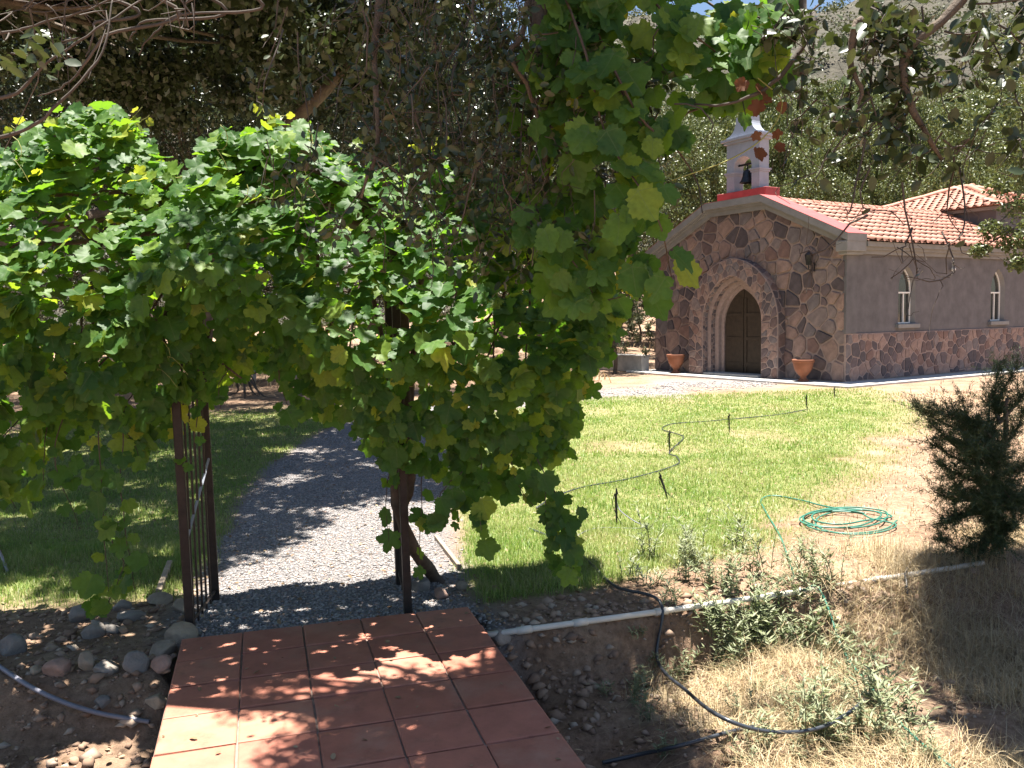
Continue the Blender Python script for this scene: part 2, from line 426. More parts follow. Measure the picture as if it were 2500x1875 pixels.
LAWN_R = np.array([(4.6, 0.2), (5.2, 1.4), (5.9, 1.9), (6.4, 2.3), (7.2, 2.9), (9.2, 4.3), (11.5, 5.7), (13.8, 7.2), (16, 8.2), (18.6, 8.6), (30, 9)])
def lawn(x, y):
    """0..1 how thickly the lawn grows"""
    x = np.asarray(x, float); y = np.asarray(y, float)
    xr = np.interp(y, LAWN_R[:, 0], LAWN_R[:, 1])
    d = np.clip((xr - x) / (0.5 + 0.09 * y), -0.5, 1.3)
    near = (y - (bank_y(x) + 0.42 + 0.45 * vnoise(x, x * 0 + 7, 0.6, 21) * sst(0.3, 1.2, x))) / 0.25
    far = (18.6 + 0.15 * (x - 1.5) - y) / 1.0
    right = np.minimum(np.minimum(np.clip(d, -1, 1.2), near), far) * (x > -1.6)
    leftl = np.minimum(np.minimum((y - 4.75 - 0.25 * (vnoise(x, y, 0.6, 6))) / 0.5, (17.5 - y + 2.0 * vnoise(x, y, 3, 31) - 0.55 * np.maximum(0, -3 - x)) / 3.0), (x + 9.0) / 3.0) * (x < -1.0)
    L = np.where(x > -1.3 - 0.06 * (y - 5), right, leftl)
    L = np.minimum(L, path_dist(x, y) / 0.22 - 0.2 + 0.6 * (vnoise(x, y, 0.4, 17) - 0.5))
    patch = vnoise(x, y, 1.7, 14) * 0.5 + vnoise(x, y, 0.55, 15) * 0.35 + vnoise(x, y, 0.2, 16) * 0.15
    L = np.clip(L * 1.25, 0, 1) - 0.9 * sst(0.56, 0.8, patch) * sst(1.15, 0.3, np.clip(d, 0, 2)) - 0.55 * sst(0.66, 0.8, patch)
    return np.clip(L, 0, 1)

def axis(lo, hi, step, far):
    a = list(np.arange(lo, hi + 1e-6, step)); s = step
    while a[-1] < far: s *= 1.22; a.append(a[-1] + s)
    s = step
    while a[0] > -far: s *= 1.22; a.insert(0, a[0] - s)
    return np.array(a)
gx = axis(-4.5, 6.0, 0.055, 420); gy = axis(2.3, 8.5, 0.045, 420)
gy = gy[gy > -60]
GX, GY = np.meshgrid(gx, gy)
GZ = gz(GX, GY)
nx, ny = len(gx), len(gy)
idx = np.arange(nx * ny).reshape(ny, nx)
F = np.stack([idx[:-1, :-1], idx[:-1, 1:], idx[1:, 1:], idx[1:, :-1]], -1).reshape(-1, 4)
me = npm('ground', np.stack([GX, GY, GZ], -1).reshape(-1, 3), F, None, True)
for nm, arr in (('lawn', lawn(GX, GY)), ('gravel', 1 - sst(-0.05, 0.25, path_dist(GX, GY) + 0.2 * (vnoise(GX, GY, 0.5, 40) - 0.5)))):
    at_ = me.attributes.new(nm, 'FLOAT', 'POINT')
    at_.data.foreach_set('value', arr.ravel().astype(np.float32))
m, n, b, o = mat('earth')
tc = n.nodes.new('ShaderNodeTexCoord')
def gnoise(s, d=8, r=0.65):
    t = N(n, 'ShaderNodeTexNoise', Scale=s, Detail=d, Roughness=r); n.links.new(tc.outputs['Object'], t.inputs[0]); return t.outputs[0]
soil = ramp(n, gnoise(1.3), [(0.25, (0.21, 0.13, 0.085)), (0.5, (0.33, 0.22, 0.15)), (0.72, (0.46, 0.35, 0.24))])
soil = mixc(n, 1.0, soil, ramp(n, gnoise(24, 6), [(0.3, (0.6, 0.58, 0.56)), (0.6, (1.05, 1.05, 1.05)), (0.8, (1.4, 1.38, 1.32))]), 'MULTIPLY')
green = ramp(n, gnoise(9), [(0.3, (0.13, 0.16, 0.045)), (0.7, (0.30, 0.28, 0.13))])
grav = ramp(n, gnoise(45, 4), [(0.3, (0.10, 0.095, 0.095)), (0.5, (0.24, 0.225, 0.22)), (0.7, (0.34, 0.32, 0.31))])
al = N(n, 'ShaderNodeAttribute', attribute_name='lawn'); ag = N(n, 'ShaderNodeAttribute', attribute_name='gravel')
c = mixc(n, al.outputs['Fac'], soil, green)
c = mixc(n, ag.outputs['Fac'], c, grav)
n.links.new(c, b.inputs['Base Color'])
b.inputs['Roughness'].default_value = 0.95
b.inputs['Specular IOR Level'].default_value = 0.15
bump(n, b, gnoise(32, 8, 0.75), 0.9, 0.03)
M['earth'] = m
me.materials.append(m)
tag(link('ground', me), 'bare brown earth with thin lawn and a grey gravel path', kind='structure')

# hillside behind
hx = np.linspace(-260, 330, 110); hy = np.concatenate([np.linspace(46, 210, 60), np.linspace(225, 420, 12)])
HX, HY = np.meshgrid(hx, hy)
def hillz(x, y):
    crest = np.interp(x, [-260, -120, -60, 0, 26, 60, 75, 95, 130, 330], [36, 42, 48, 56, 62.5, 67, 70, 77, 93, 120])
    t = sst(44, 195, y)
    z = -1.5 + crest * t + (vnoise(x, y, 22, 51) - 0.5) * 9 * sst(50, 90, y) + (vnoise(x, y, 7, 52) - 0.5) * 2.5 * sst(50, 80, y)
    return np.where(y > 195, z - (y - 195) * 0.1, z)
me = npm('hillside', np.stack([HX, HY, hillz(HX, HY)], -1).reshape(-1, 3),
         np.stack([(i := np.arange(HX.size).reshape(HX.shape))[:-1, :-1], i[:-1, 1:], i[1:, 1:], i[1:, :-1]], -1).reshape(-1, 4), None, True)
m, n, b, o = mat('scrub_slope')
tc = n.nodes.new('ShaderNodeTexCoord')
c = ramp(n, gnoise(0.05), [(0.3, (0.05, 0.05, 0.034)), (0.5, (0.075, 0.066, 0.05)), (0.7, (0.045, 0.05, 0.03))])
c = mixc(n, 1.0, c, ramp(n, gnoise(0.6), [(0.35, (0.5, 0.52, 0.45)), (0.6, (1.1, 1.08, 1.05))]), 'MULTIPLY')
n.links.new(c, b.inputs['Base Color']); b.inputs['Roughness'].default_value = 1.0
bump(n, b, gnoise(0.8), 1.0, 0.6)
me.materials.append(m)
tag(link('hillside', me), 'dry scrub covered hillside rising behind the chapel', kind='structure')

# ------------------------------------------------------------------ chapel
CH = empty('chapel', (7.97, 20.40, -0.085), rad(32))
tag(CH, 'small stone chapel with red tile roof and white bell gable', 'chapel')
FW, SH, CB = 6.7, 1.15, 3.30                    # facade width, height of stone dado, height of cornice at the corner
def top_z(y, off=0.0):
    y = np.asarray(y, float)
    return CB + 0.46 * np.minimum(np.minimum(y, FW - y), 2.37) + off

def arch(a, hs, ha, k=9, y0=0.0):
    """pointed arch outline from right foot over the apex to left foot: (y,z)"""
    c = ((ha - hs) ** 2 - a * a) / (2 * a); R = a + c
    th1 = math.atan2(ha - hs, c)
    R_ = [(-c + R * math.cos(t), hs + R * math.sin(t)) for t in np.linspace(0, th1, k)]
    pts = [(a, y0)] + R_ + [(-p, q) for p, q in R_[::-1][1:]] + [(-a, y0)]
    return [(-p, q) for p, q in pts]            # runs from -a (near side) to +a

def fill_holes(outer, holes):
    """planar polygon with holes -> verts, faces (2-D)"""
    bm = bmesh.new(); es = []
    for loop in [outer] + holes:
        vs_ = [bm.verts.new((p[0], p[1], 0)) for p in loop]
        es += [bm.edges.new((vs_[i], vs_[(i + 1) % len(vs_)])) for i in range(len(vs_))]
    bmesh.ops.triangle_fill(bm, use_beauty=True, use_dissolve=False, edges=es)
    bm.verts.index_update()
    V = [(v.co.x, v.co.y) for v in bm.verts]; Fs = [[v.index for v in f.verts] for f in bm.faces]
    bm.free()
    return V, Fs

def clip(poly, nx_, ny_, d):
    """keep the part of a convex polygon where nx*x+ny*y<=d"""
    out = []
    for i in range(len(poly)):
        p, q = poly[i], poly[(i + 1) % len(poly)]
        a = nx_ * p[0] + ny_ * p[1] - d; c = nx_ * q[0] + ny_ * q[1] - d
        if a <= 0: out.append(p)
        if (a < 0 < c) or (c < 0 < a):
            t = a / (a - c); out.append((p[0] + t * (q[0] - p[0]), p[1] + t * (q[1] - p[1])))
    return out

def cells(poly, dmin, gap, rng, tries=3000, aniso=1.0):
    """irregular crazy-paving cells inside a convex polygon"""
    P = np.array(poly); lo, hi = P.min(0), P.max(0); pts = []
    for _ in range(tries):
        p = lo + rng.random(2) * (hi - lo)
        dm = dmin * (0.55 + 1.25 * rng.random() ** 1.3)
        if all(((p[0] - q[0]) * aniso) ** 2 + (p[1] - q[1]) ** 2 > min(dm, q[2]) ** 2 for q in pts): pts.append((p[0], p[1], dm, rng.uniform(-1, 1)))
    out = []
    for i, p in enumerate(pts):
        c = list(map(tuple, poly))
        for j, q in enumerate(pts):
            if i == j: continue
            dx, dy = q[0] - p[0], q[1] - p[1]; L = math.hypot(dx, dy)
            if L > 4 * dmin: continue
            c = clip(c, dx / L, dy / L, (dx * (p[0] + q[0]) + dy * (p[1] + q[1])) / 2 / L + 0.13 * dmin * (p[3] - q[3]) - gap * (0.35 + 0.3 * rng.random()))
            if len(c) < 3: break
        if len(c) >= 3: out.append(((p[0], p[1]), c))
    return out

def soften(c, rng, lim=0.03):
    out = []
    for i in range(len(c)):
        a, p, d = np.array(c[i - 1]), np.array(c[i]), np.array(c[(i + 1) % len(c)])
        la, ld = np.linalg.norm(a - p), np.linalg.norm(d - p)
        if la < 1e-4 or ld < 1e-4: continue
        if la > lim and ld > lim:
            k = 0.06 + 0.10 * rng.random()
            out += [p + (a - p) * k, p + (d - p) * k]
        else: out.append(p)
    return out

def stone_mesh(c2, fn, hgt, rng):
    """polygon c2 in surface coordinates, fn(u,v,h)->xyz"""
    c2 = soften(c2, rng)
    n_ = len(c2)
    if n_ < 3: return None
    ctr = sum(c2) / n_
    ctr3 = np.array(fn(ctr[0], ctr[1], 0))
    V = [np.array(fn(p[0], p[1], -0.03)) - ctr3 for p in c2] + [np.array(fn(*(p), hgt * 0.7)) - ctr3 for p in c2] \
        + [np.array(fn(*(ctr + (p - ctr) * 0.9), hgt * (0.95 + 0.25 * rng.random()))) - ctr3 for p in c2]
    Fs = [(i, (i + 1) % n_, n_ + (i + 1) % n_, n_ + i) for i in range(n_)] + [(n_ + i, n_ + (i + 1) % n_, 2 * n_ + (i + 1) % n_, 2 * n_ + i) for i in range(n_)] + [list(range(2 * n_, 3 * n_))]
    me_ = npm('stone', V, Fs, M['stone'])
    bm = bmesh.new(); bm.from_mesh(me_); bmesh.ops.recalc_face_normals(bm, faces=bm.faces); bm.to_mesh(me_); bm.free()
    return me_, ctr3

def lay_stones(cs, fn, parent, rng, lo=0.018, hi=0.05, amin=0.006):
    for ctr, c in cs:
        ar = 0.5 * abs(sum(c[i][0] * c[(i + 1) % len(c)][1] - c[(i + 1) % len(c)][0] * c[i][1] for i in range(len(c))))
        if ar < amin: continue
        r = stone_mesh([np.array(p) for p in c], fn, lo + (hi - lo) * rng.random(), rng)
        if r:
            o_ = link('stone', r[0], parent); o_.location = r[1]

YC = FW / 2
RO = dict(a=1.60, hs=1.45, ha=3.17); RI = dict(a=1.06, hs=1.45, ha=2.70); RD = dict(a=0.70, hs=1.35, ha=2.36)
# facade wall with the doorway hole
hole = [(YC + p, q) for p, q in arch(1.3, 1.45, 2.93)]
outl = [(0, 0), (0, CB), (2.37, float(top_z(2.37))), (FW - 2.37, float(top_z(2.37))), (FW, CB), (FW, 0)] + hole[::-1]
V2, F2 = fill_holes(outl, [])
mb = MB(); mb.add([(0, y, z) for y, z in V2], F2)
fac = mb.build('facade_wall', M['mortar'], CH)
cs = cells([(0.01, 0.02), (FW - 0.01, 0.02), (FW - 0.01, CB), (FW - 2.37, float(top_z(2.37)) - 0.02), (2.37, float(top_z(2.37)) - 0.02), (0.01, CB)], 0.40, 0.05, np.random.default_rng(3), 4000)
keep = []
for ctr, c in cs:
    dy = abs(ctr[0] - YC)
    inn = dy < 1.45 and ctr[1] < 1.45 or (ctr[1] >= 1.45 and dy < 1.45 * max(0, 1 - ((ctr[1] - 1.45) / 1.62) ** 1.6))
    if not inn: keep.append((ctr, c))
lay_stones(keep, lambda u, v, h: (-h, u, v), fac, np.random.default_rng(4))
# dark hood of stones over the portal
# side wall: dado in stone, plaster above with two pointed windows
WIN = [(2.46, 1.36), (6.68, 1.36)]
WA = dict(a=0.30, hs=0.85, ha=1.40)
SL = 12.5
holes = []
for wx, wz in WIN: holes.append([(wx + p * 1.2, wz + q * 1.03) for p, q in arch(WA['a'], WA['hs'], WA['ha'])])
V2, F2 = fill_holes([(0.0, SH), (SL, SH), (SL, 3.12), (0.0, 3.12)], holes)
mb = MB(); mb.add([(x, 0.0, z) for x, z in V2], F2); mb.build('plaster_wall', M['mauve'], CH)
mb = MB(); mb.box(0.004, SL, -0.035, 0.3, 0, SH - 0.002); dado = mb.build('dado_wall', M['mortar'], CH)
cs = cells([(0.02, 0.02), (9.4, 0.02), (9.4, SH - 0.02), (0.02, SH - 0.02)], 0.30, 0.03, np.random.default_rng(5), 3500, 1.35)
lay_stones(cs, lambda u, v, h: (u, -0.035 - h, v), dado, np.random.default_rng(6), 0.006, 0.02)
mb = MB(); mb.box(-0.012, 0.40, -0.05, 0.06, SH + 0.003, 3.12); mb.build('corner_pilaster', M['mauve'], CH, bevel=0.008)
# rest of the body (far side and back), closed
mb = MB(); mb.box(0.02, SL, FW - 0.3, FW, 0, 3.3); mb.box(SL - 0.02, SL + 0.2, 0.02, FW - 0.02, 0, 3.3); mb.build('rear_wall', M['mauve'], CH)
mb = MB(); mb.box(0.25, 0.3, 0.05, FW - 0.05, 0.0, 3.2); mb.box(0.6, SL - 0.1, 0.45, 0.5, 0, 3.2); mb.build('inner_wall', M['door'], CH)
# windows
for wx, wz in WIN:
    wi = link('window', None, CH) if False else empty('window'); wi.parent = CH
    out_ = [(wx + p * 1.2, wz + q * 1.03) for p, q in arch(WA['a'], WA['hs'], WA['ha'])]
    inn_ = [(wx + p, wz + q) for p, q in arch(WA['a'], WA['hs'], WA['ha'])]
    k = len(out_); mb = MB()
    mb.add([(x, 0, z) for x, z in out_] + [(x, 0.12, z) for x, z in inn_], [(i, (i + 1) % k, k + (i + 1) % k, k + i) for i in range(k)])
    mb.build('reveal', M['corn'], wi)
    mb = MB(); mb.add([(x, 0.135, z) for x, z in inn_], [list(range(k))]); mb.build('pane', M['glass'], wi)
    mb = MB()
    ins = [(wx + (x - wx) * 0.87, wz + 0.03 + (z - wz) * 0.955) for x, z in inn_]
    mb.add([(x, 0.10, z) for x, z in inn_] + [(x, 0.10, z) for x, z in ins] + [(x, 0.13, z) for x, z in ins], [(i, (i + 1) % k, k + (i + 1) % k, k + i) for i in range(k)] + [(k + i, k + (i + 1) % k, 2 * k + (i + 1) % k, 2 * k + i) for i in range(k)])
    mb.build('frame', M['white'], wi)
    mb = MB(); mb.box(wx - 0.28, wx + 0.28, 0.09, 0.13, wz + 0.76, wz + 0.80); mb.box(wx - 0.018, wx + 0.018, 0.095, 0.13, wz + 0.03, wz + 0.758); mb.build('glazing_bar', M['white'], wi)
    mb = MB(); mb.box(wx - 0.46, wx + 0.46, -0.09, 0.05, wz - 0.12, wz - 0.012); mb.build('sill', M['corn'], wi, bevel=0.01)
# cornices
def gable_layer(o0, o1, ext, x0, x1, name, m_, parent=CH):
    ys = [-ext, 2.37, FW - 2.37, FW + ext]
    lo_ = [(y, float(CB + 0.46 * min(y, FW - y, 2.37)) + o0) for y in ys]; hi_ = [(y, float(CB + 0.46 * min(y, FW - y, 2.37)) + o1) for y in ys]
    mb = MB()
    for i in range(3):
        pl = [lo_[i], lo_[i + 1], hi_[i + 1], hi_[i]]
        mb.prism_x(pl, x0, x1)
    return mb.build(name, m_, parent)
gable_layer(-0.02, 0.11, 0.10, -0.12, 0.05, 'cornice', M['corn'])
gable_layer(0.105, 0.17, 0.19, -0.20, 0.06, 'cornice', M['corn'])
gable_layer(0.165, 0.345, 0.28, -0.30, 0.42, 'cornice', M['corn'])
gable_layer(0.341, 0.351, 0.285, -0.303, 0.44, 'flashing', M['red'])
for (z0, z1, pr) in ((3.06, 3.16, 0.10), (3.155, 3.23, 0.20), (3.225, 3.34, 0.30)):
    mb = MB(); mb.box(0.43 if pr > 0.25 else 0.09, SL, -pr, 0.05, z0, z1); mb.build('side_cornice', M['corn'], CH)
mb = MB(); mb.box(-0.298, 0.426, -0.27, 0.05, 3.10, 3.345); mb.box(-0.20, 0.426, -0.19, 0.05, 3.03, 3.103); mb.build('side_cornice', M['corn'], CH, bevel=0.01)
# portal: projecting ring, stepped reveal, door
def band(o_, i_, x0, x1, mb):
    k = len(o_)
    mb.add([(x0, YC + y, z) for y, z in o_] + [(x1, YC + y, z) for y, z in i_], [(i, i + 1, k + i + 1, k + i) for i in range(k - 1)])
A_o, A_i = arch(**RO, k=12), arch(**RI, k=12)
A_s1, A_s2, A_d = arch(0.94, 1.42, 2.58, k=12), arch(0.80, 1.38, 2.46, k=12), arch(**RD, k=12)
mb = MB()
band(A_o, A_o, 0.02, -0.30, mb); band(A_o, A_i, -0.30, -0.30, mb); band(A_i, A_i, -0.30, -0.10, mb); band(A_i, A_s1, -0.10, -0.10, mb)
band(A_s1, A_s1, -0.10, 0.06, mb); band(A_s1, A_s2, 0.06, 0.06, mb); band(A_s2, A_s2, 0.06, 0.17, mb); band(A_s2, A_d, 0.17, 0.17, mb); band(A_d, A_d, 0.17, 0.26, mb)
por = mb.build('portal', M['mortar'], CH)
def alen(A): return np.concatenate([[0], np.cumsum([math.dist(A[i], A[i + 1]) for i in range(len(A) - 1)])])
def aint(A, t):
    L = alen(A); t = np.clip(t, 0, L[-1] - 1e-6); i = min(int(np.searchsorted(L, t, 'right') - 1), len(A) - 2); k = (t - L[i]) / (L[i + 1] - L[i] + 1e-9)
    return np.array(A[i]) * (1 - k) + np.array(A[i + 1]) * k
def ringfn(A0, A1, x, wid):
    L0, L1 = alen(A0)[-1], alen(A1)[-1]
    def fn(u, v, h):
        p = aint(A0, u) * (1 - v / wid) + aint(A1, u / L0 * L1) * (v / wid)
        return (x - h, YC + p[0], p[1])
    return fn
L0 = alen(A_o)[-1]
lay_stones(cells([(0.01, 0.02), (L0 - 0.01, 0.02), (L0 - 0.01, 0.52), (0.01, 0.52)], 0.25, 0.035, np.random.default_rng(8), 1500), ringfn(A_o, A_i, -0.30, 0.54), por, np.random.default_rng(9), 0.01, 0.025)
def revfn(A, x0):
    def fn(u, v, h):
        p = aint(A, u); q = aint(A, u + 0.01) - aint(A, u - 0.01); q = q / (np.linalg.norm(q) + 1e-9)
        return (x0 + v, YC + p[0] + q[1] * h, p[1] - q[0] * h)
    return fn
for A_, xa, wd in ((A_i, -0.30, 0.2), (A_s1, -0.10, 0.16)):
    L_ = alen(A_)[-1]
    lay_stones(cells([(0.02, 0.015), (L_ - 0.02, 0.015), (L_ - 0.02, wd - 0.015), (0.02, wd - 0.015)], 0.115, 0.022, np.random.default_rng(12), 1500), revfn(A_, xa), por, np.random.default_rng(13), 0.006, 0.014, 0.002)
L_ = alen(A_o)[-1]
lay_stones(cells([(0.02, 0.02), (L_ - 0.02, 0.02), (L_ - 0.02, 0.27), (0.02, 0.27)], 0.26, 0.03, np.random.default_rng(14), 900), lambda u, v, h: (lambda p: (-0.29 + v, p[1] * 0 + p[1], p[2]))(revfn(A_o, 0)(u, 0, -h)), por, np.random.default_rng(15), 0.006, 0.014)
door = empty('door'); door.parent = CH
for s_ in (-1, 1):
    half = [(0.006 * s_, 0.02)] + [(p, q) for p, q in A_d if p * s_ > 0.004] + [(0.006 * s_, RD['ha'] - 0.03)]
    half = sorted(half, key=lambda p: math.atan2(p[1] - 1.0, (p[0] - 0.35 * s_)))
    mb = MB(); mb.add([(0.22, YC + p, max(q, 0.02)) for p, q in half] + [(0.27, YC + p, max(q, 0.02)) for p, q in half], [list(range(len(half)))] + [(i, (i + 1) % len(half), len(half) + (i + 1) % len(half), len(half) + i) for i in range(len(half))])
    lf = mb.build('door_leaf', M['door'], door)
    for zz in (0.25, 0.95, 1.6):
        mb = MB(); mb.box(0.195, 0.2195, YC + s_ * 0.34 - 0.27, YC + s_ * 0.34 + 0.27, zz, zz + 0.09); mb.build('door_rail', M['door'], lf)
    mb = MB(); mb.box(0.20, 0.2192, YC + s_ * 0.06 - 0.045, YC + s_ * 0.06 + 0.045, 0.06, 2.1); mb.build('door_stile', M['door'], lf)
mb = MB(); mb.box(-0.34, 0.2, YC - 1.0, YC + 1.0, -0.02, 0.055); mb.build('door_step', M['concrete'], CH, bevel=0.01)
# plinth slab
mb = MB(); mb.box(-0.85, SL, -0.75, FW + 0.4, -0.25, -0.005); mb.build('plinth_slab', M['concrete'], CH, bevel=0.015)
# roof
def rz_(y): return 3.40 + 0.46 * (y + 0.36)
roof = MB(); roof.add([(0.40, -0.34, rz_(-0.34) - 0.05), (SL, -0.34, rz_(-0.34) - 0.05), (SL, 2.35, rz_(2.35) - 0.05), (0.40, 2.35, rz_(2.35) - 0.05), (SL, FW - 2.35, rz_(2.35) - 0.05), (0.40, FW - 2.35, rz_(2.35) - 0.05), (SL, FW + 0.34, rz_(-0.34) - 0.05), (0.40, FW + 0.34, rz_(-0.34) - 0.05)],
                      [(0, 1, 2, 3), (3, 2, 4, 5), (5, 4, 6, 7)])
roof = roof.build('roof', M['roof'], CH)
def tile_tpl(wd=0.25, ln=0.40, k=8):
    """S-shaped clay tile: raised barrel and shallow trough; runs up +Y"""
    V = []
    for (yy, zz, tap) in ((0, 0.0, 1.0), (ln, 0.0, 0.94)):
        for th in (0, -0.014):
            for i in range(k + 1):
                t = i / k
                x = (t - 0.5) * wd * tap
                z = 0.062 * math.sin(math.pi * min(1, t / 0.62)) * tap if t < 0.62 else -0.014 * math.sin(math.pi * (t - 0.62) / 0.38)
                V.append((x, yy, z + zz + th + (0.028 if yy == 0 else 0)))
    n1 = k + 1; Fs = []
    for i in range(k):
        Fs += [(i, i + 1, 2 * n1 + i + 1, 2 * n1 + i), (n1 + i, i + n1 + 1, i + 1, i)]
    return np.array(V), np.array(Fs)
TV, TF = tile_tpl()
sl_ = math.atan(0.46)
tset = [npm('roof_tile', TV * (1 + 0.02 * RNG.standard_normal((1, 3))), TF, M['roof'], True) for _ in range(5)]
rest = [[], []]
slots = []
nrow = 9; dstep = (2.78 / math.cos(sl_)) / nrow
for r in range(nrow):
    for c_ in range(46):
        x = 0.56 + c_ * 0.25
        y = -0.42 + r * dstep * math.cos(sl_)
        if x > 8.0 and y > 0.55 or x > 11: continue
        slots.append((x * 1.0 + 0.3 * r * 0, x, y))
slots.sort()
Rx = Matrix.Rotation(sl_, 3, 'X')
for i, (_, x, y) in enumerate(slots):
    p = (x, y, rz_(y) - 0.035 + 0.004 * RNG.standard_normal())
    if i < 300:
        o_ = link('roof_tile', tset[i % 5], roof); o_.location = p; o_.rotation_euler = (sl_ - 0.03 + 0.012 * RNG.standard_normal(), 0.012 * RNG.standard_normal(), 0.015 * RNG.standard_normal())
    else: rest[0].append(p); rest[1].append(sl_)
# ridge caps along the flat top edge
cap = []
for i in range(26):
    a = np.linspace(0, math.pi, 7); x0 = 0.50 + i * 0.30
    if x0 > 7.8: break
    V = [(x0 + dx, 2.36 + (0.09 - 0.012 * q) * math.cos(t), rz_(2.36) - 0.03 + 0.012 * (1 - q) + (0.085 - 0.01 * q) * math.sin(t)) for q, dx in ((0, 0), (1, 0.34)) for t in a]
    mb = MB(); mb.add(V, [(j, j + 1, 8 + j, 7 + j) for j in range(6)]); mb.build('ridge_tile', M['roof'], roof, True)
# rear tower over the crossing with hipped tile roof
rt = empty('rear_tower'); rt.parent = CH
mb = MB(); mb.box(8.05, 13.0, 0.85, FW - 0.85, 3.0, 4.70); mb.build('tower_wall', M['mauve'], rt)
mb = MB(); mb.box(7.9, 13.15, 0.70, FW - 0.70, 4.60, 4.698); mb.build('eave_band', M['corn'], rt)
W_, XC, EZ, AZ_ = 2.85, 10.55, 4.72, 5.68
mb = MB(); mb.add([(XC - W_, YC - W_, EZ), (XC + W_, YC - W_, EZ), (XC + W_, YC + W_, EZ), (XC - W_, YC + W_, EZ), (XC, YC - 0.25, AZ_), (XC, YC + 0.25, AZ_)], [(0, 1, 4), (1, 2, 5, 4), (2, 3, 5), (3, 0, 4, 5), (0, 3, 2, 1)])
hip = mb.build('hip_roof', M['roof'], rt)
hv = []
sl2 = math.atan((AZ_ - EZ) / W_)
for face in (0, 1):          # facing the front (-x) and the side (-y)
    for r in range(9):
        d = -0.06 + r * 0.36 * math.cos(sl2)
        half = W_ - d - 0.05
        for q in np.arange(-half, half, 0.25):
            z = EZ + d * math.tan(sl2) - 0.0
            if face == 0: hv.append(((XC - W_ + d, YC - q, z), math.pi / 2 * -1, sl2))
            else: hv.append(((XC + q, YC - W_ + d, z), 0.0, sl2))
mbv, mbf, bi = [], [], 0
for (p, rz0, s2) in hv + [(p, 0.0, s_) for p, s_ in zip(*rest)]:
    R_ = np.array(Matrix.Rotation(rz0, 3, 'Z') @ Matrix.Rotation(s2 - 0.03, 3, 'X'))
    mbv.append(TV @ R_.T + np.array(p)); mbf.append(TF + bi); bi += len(TV)
o_ = link('roof_tiles', npm('roof_tiles', np.vstack(mbv), np.vstack(mbf), M['roof'], True), roof); tag(o_, kind='stuff')
for (a, c_) in (((XC - W_, YC - W_, EZ + 0.05), (XC, YC - 0.25, AZ_ + 0.05)), ((XC - W_, YC + W_, EZ + 0.05), (XC, YC + 0.25, AZ_ + 0.05)), ((XC + W_, YC - W_, EZ + 0.05), (XC, YC - 0.25, AZ_ + 0.05)), ((XC, YC - 0.4, AZ_ + 0.05), (XC, YC + 0.4, AZ_ + 0.05))):
    mb = MB(); mb.tube(np.linspace(a, c_, 9), [0.085 + 0.02 * (i % 2) for i in range(9)], 8); mb.build('hip_tile', M['roof'], hip, True)
# bell gable
bg_ = empty('bell_gable'); bg_.parent = CH
TZ = float(top_z(3)) + 0.37
mb = MB(); mb.box(0.06, 0.60, YC - 0.87, YC + 0.87, TZ - 0.02, TZ + 0.22); mb.build('red_base', M['red'], bg_, bevel=0.01)
B0 = TZ + 0.22; x0, x1 = 0.14, 0.50
op = [(YC + p, B0 + q) for p, q in [(-0.31, 0.0)] + [(-0.31 * math.cos(t), 0.66 + 0.26 * math.sin(t)) for t in np.linspace(0, math.pi, 11)] + [(0.31, 0.0)]]
outl = [(YC - 0.58, B0), (YC - 0.58, B0 + 1.30), (YC + 0.58, B0 + 1.30), (YC + 0.58, B0)] + op[::-1]
V2, F2 = fill_holes(outl, [])
k = len(outl); mb = MB()
mb.add([(x0, y, z) for y, z in V2], F2); mb.add([(x1, y, z) for y, z in V2], F2)
mb.add([(x0, y, z) for y, z in outl] + [(x1, y, z) for y, z in outl], [(i, (i + 1) % k, k + (i + 1) % k, k + i) for i in range(k)])
mb.build('gable_body', M['tower'], bg_)
for s_ in (-1, 1):
    c0 = YC + s_ * 0.445
    mb = MB(); mb.box(x0 - 0.05, x1 + 0.05, c0 - 0.185, c0 + 0.185, B0 + 0.50, B0 + 0.54); mb.box(x0 - 0.025, x1 + 0.025, c0 - 0.16, c0 + 0.16, B0 + 0.45, B0 + 0.503); mb.build('impost_band', M['tower'], bg_)
mb = MB(); mb.box(x0 - 0.06, x1 + 0.06, YC - 0.64, YC + 0.64, B0 + 1.30, B0 + 1.37); mb.box(x0 - 0.12, x1 + 0.12, YC - 0.70, YC + 0.70, B0 + 1.367, B0 + 1.43); mb.build('gable_cornice', M['tower'], bg_)
cv = [(0.60, 0.0), (0.60, 0.07)] + [(0.60 - 0.34 * math.sin(t), 0.07 + 0.42 * (1 - math.cos(t))) for t in np.linspace(0.12, math.pi / 2, 9)] + [(0.26, 0.55)]
poly = [(YC - a, B0 + 1.428 + c_) for a, c_ in cv] + [(YC + a, B0 + 1.428 + c_) for a, c_ in cv[::-1]]
mb = MB(); mb.prism_x(poly, x0 + 0.01, x1 - 0.01); mb.build('gable_crest', M['tower'], bg_)
cross = None
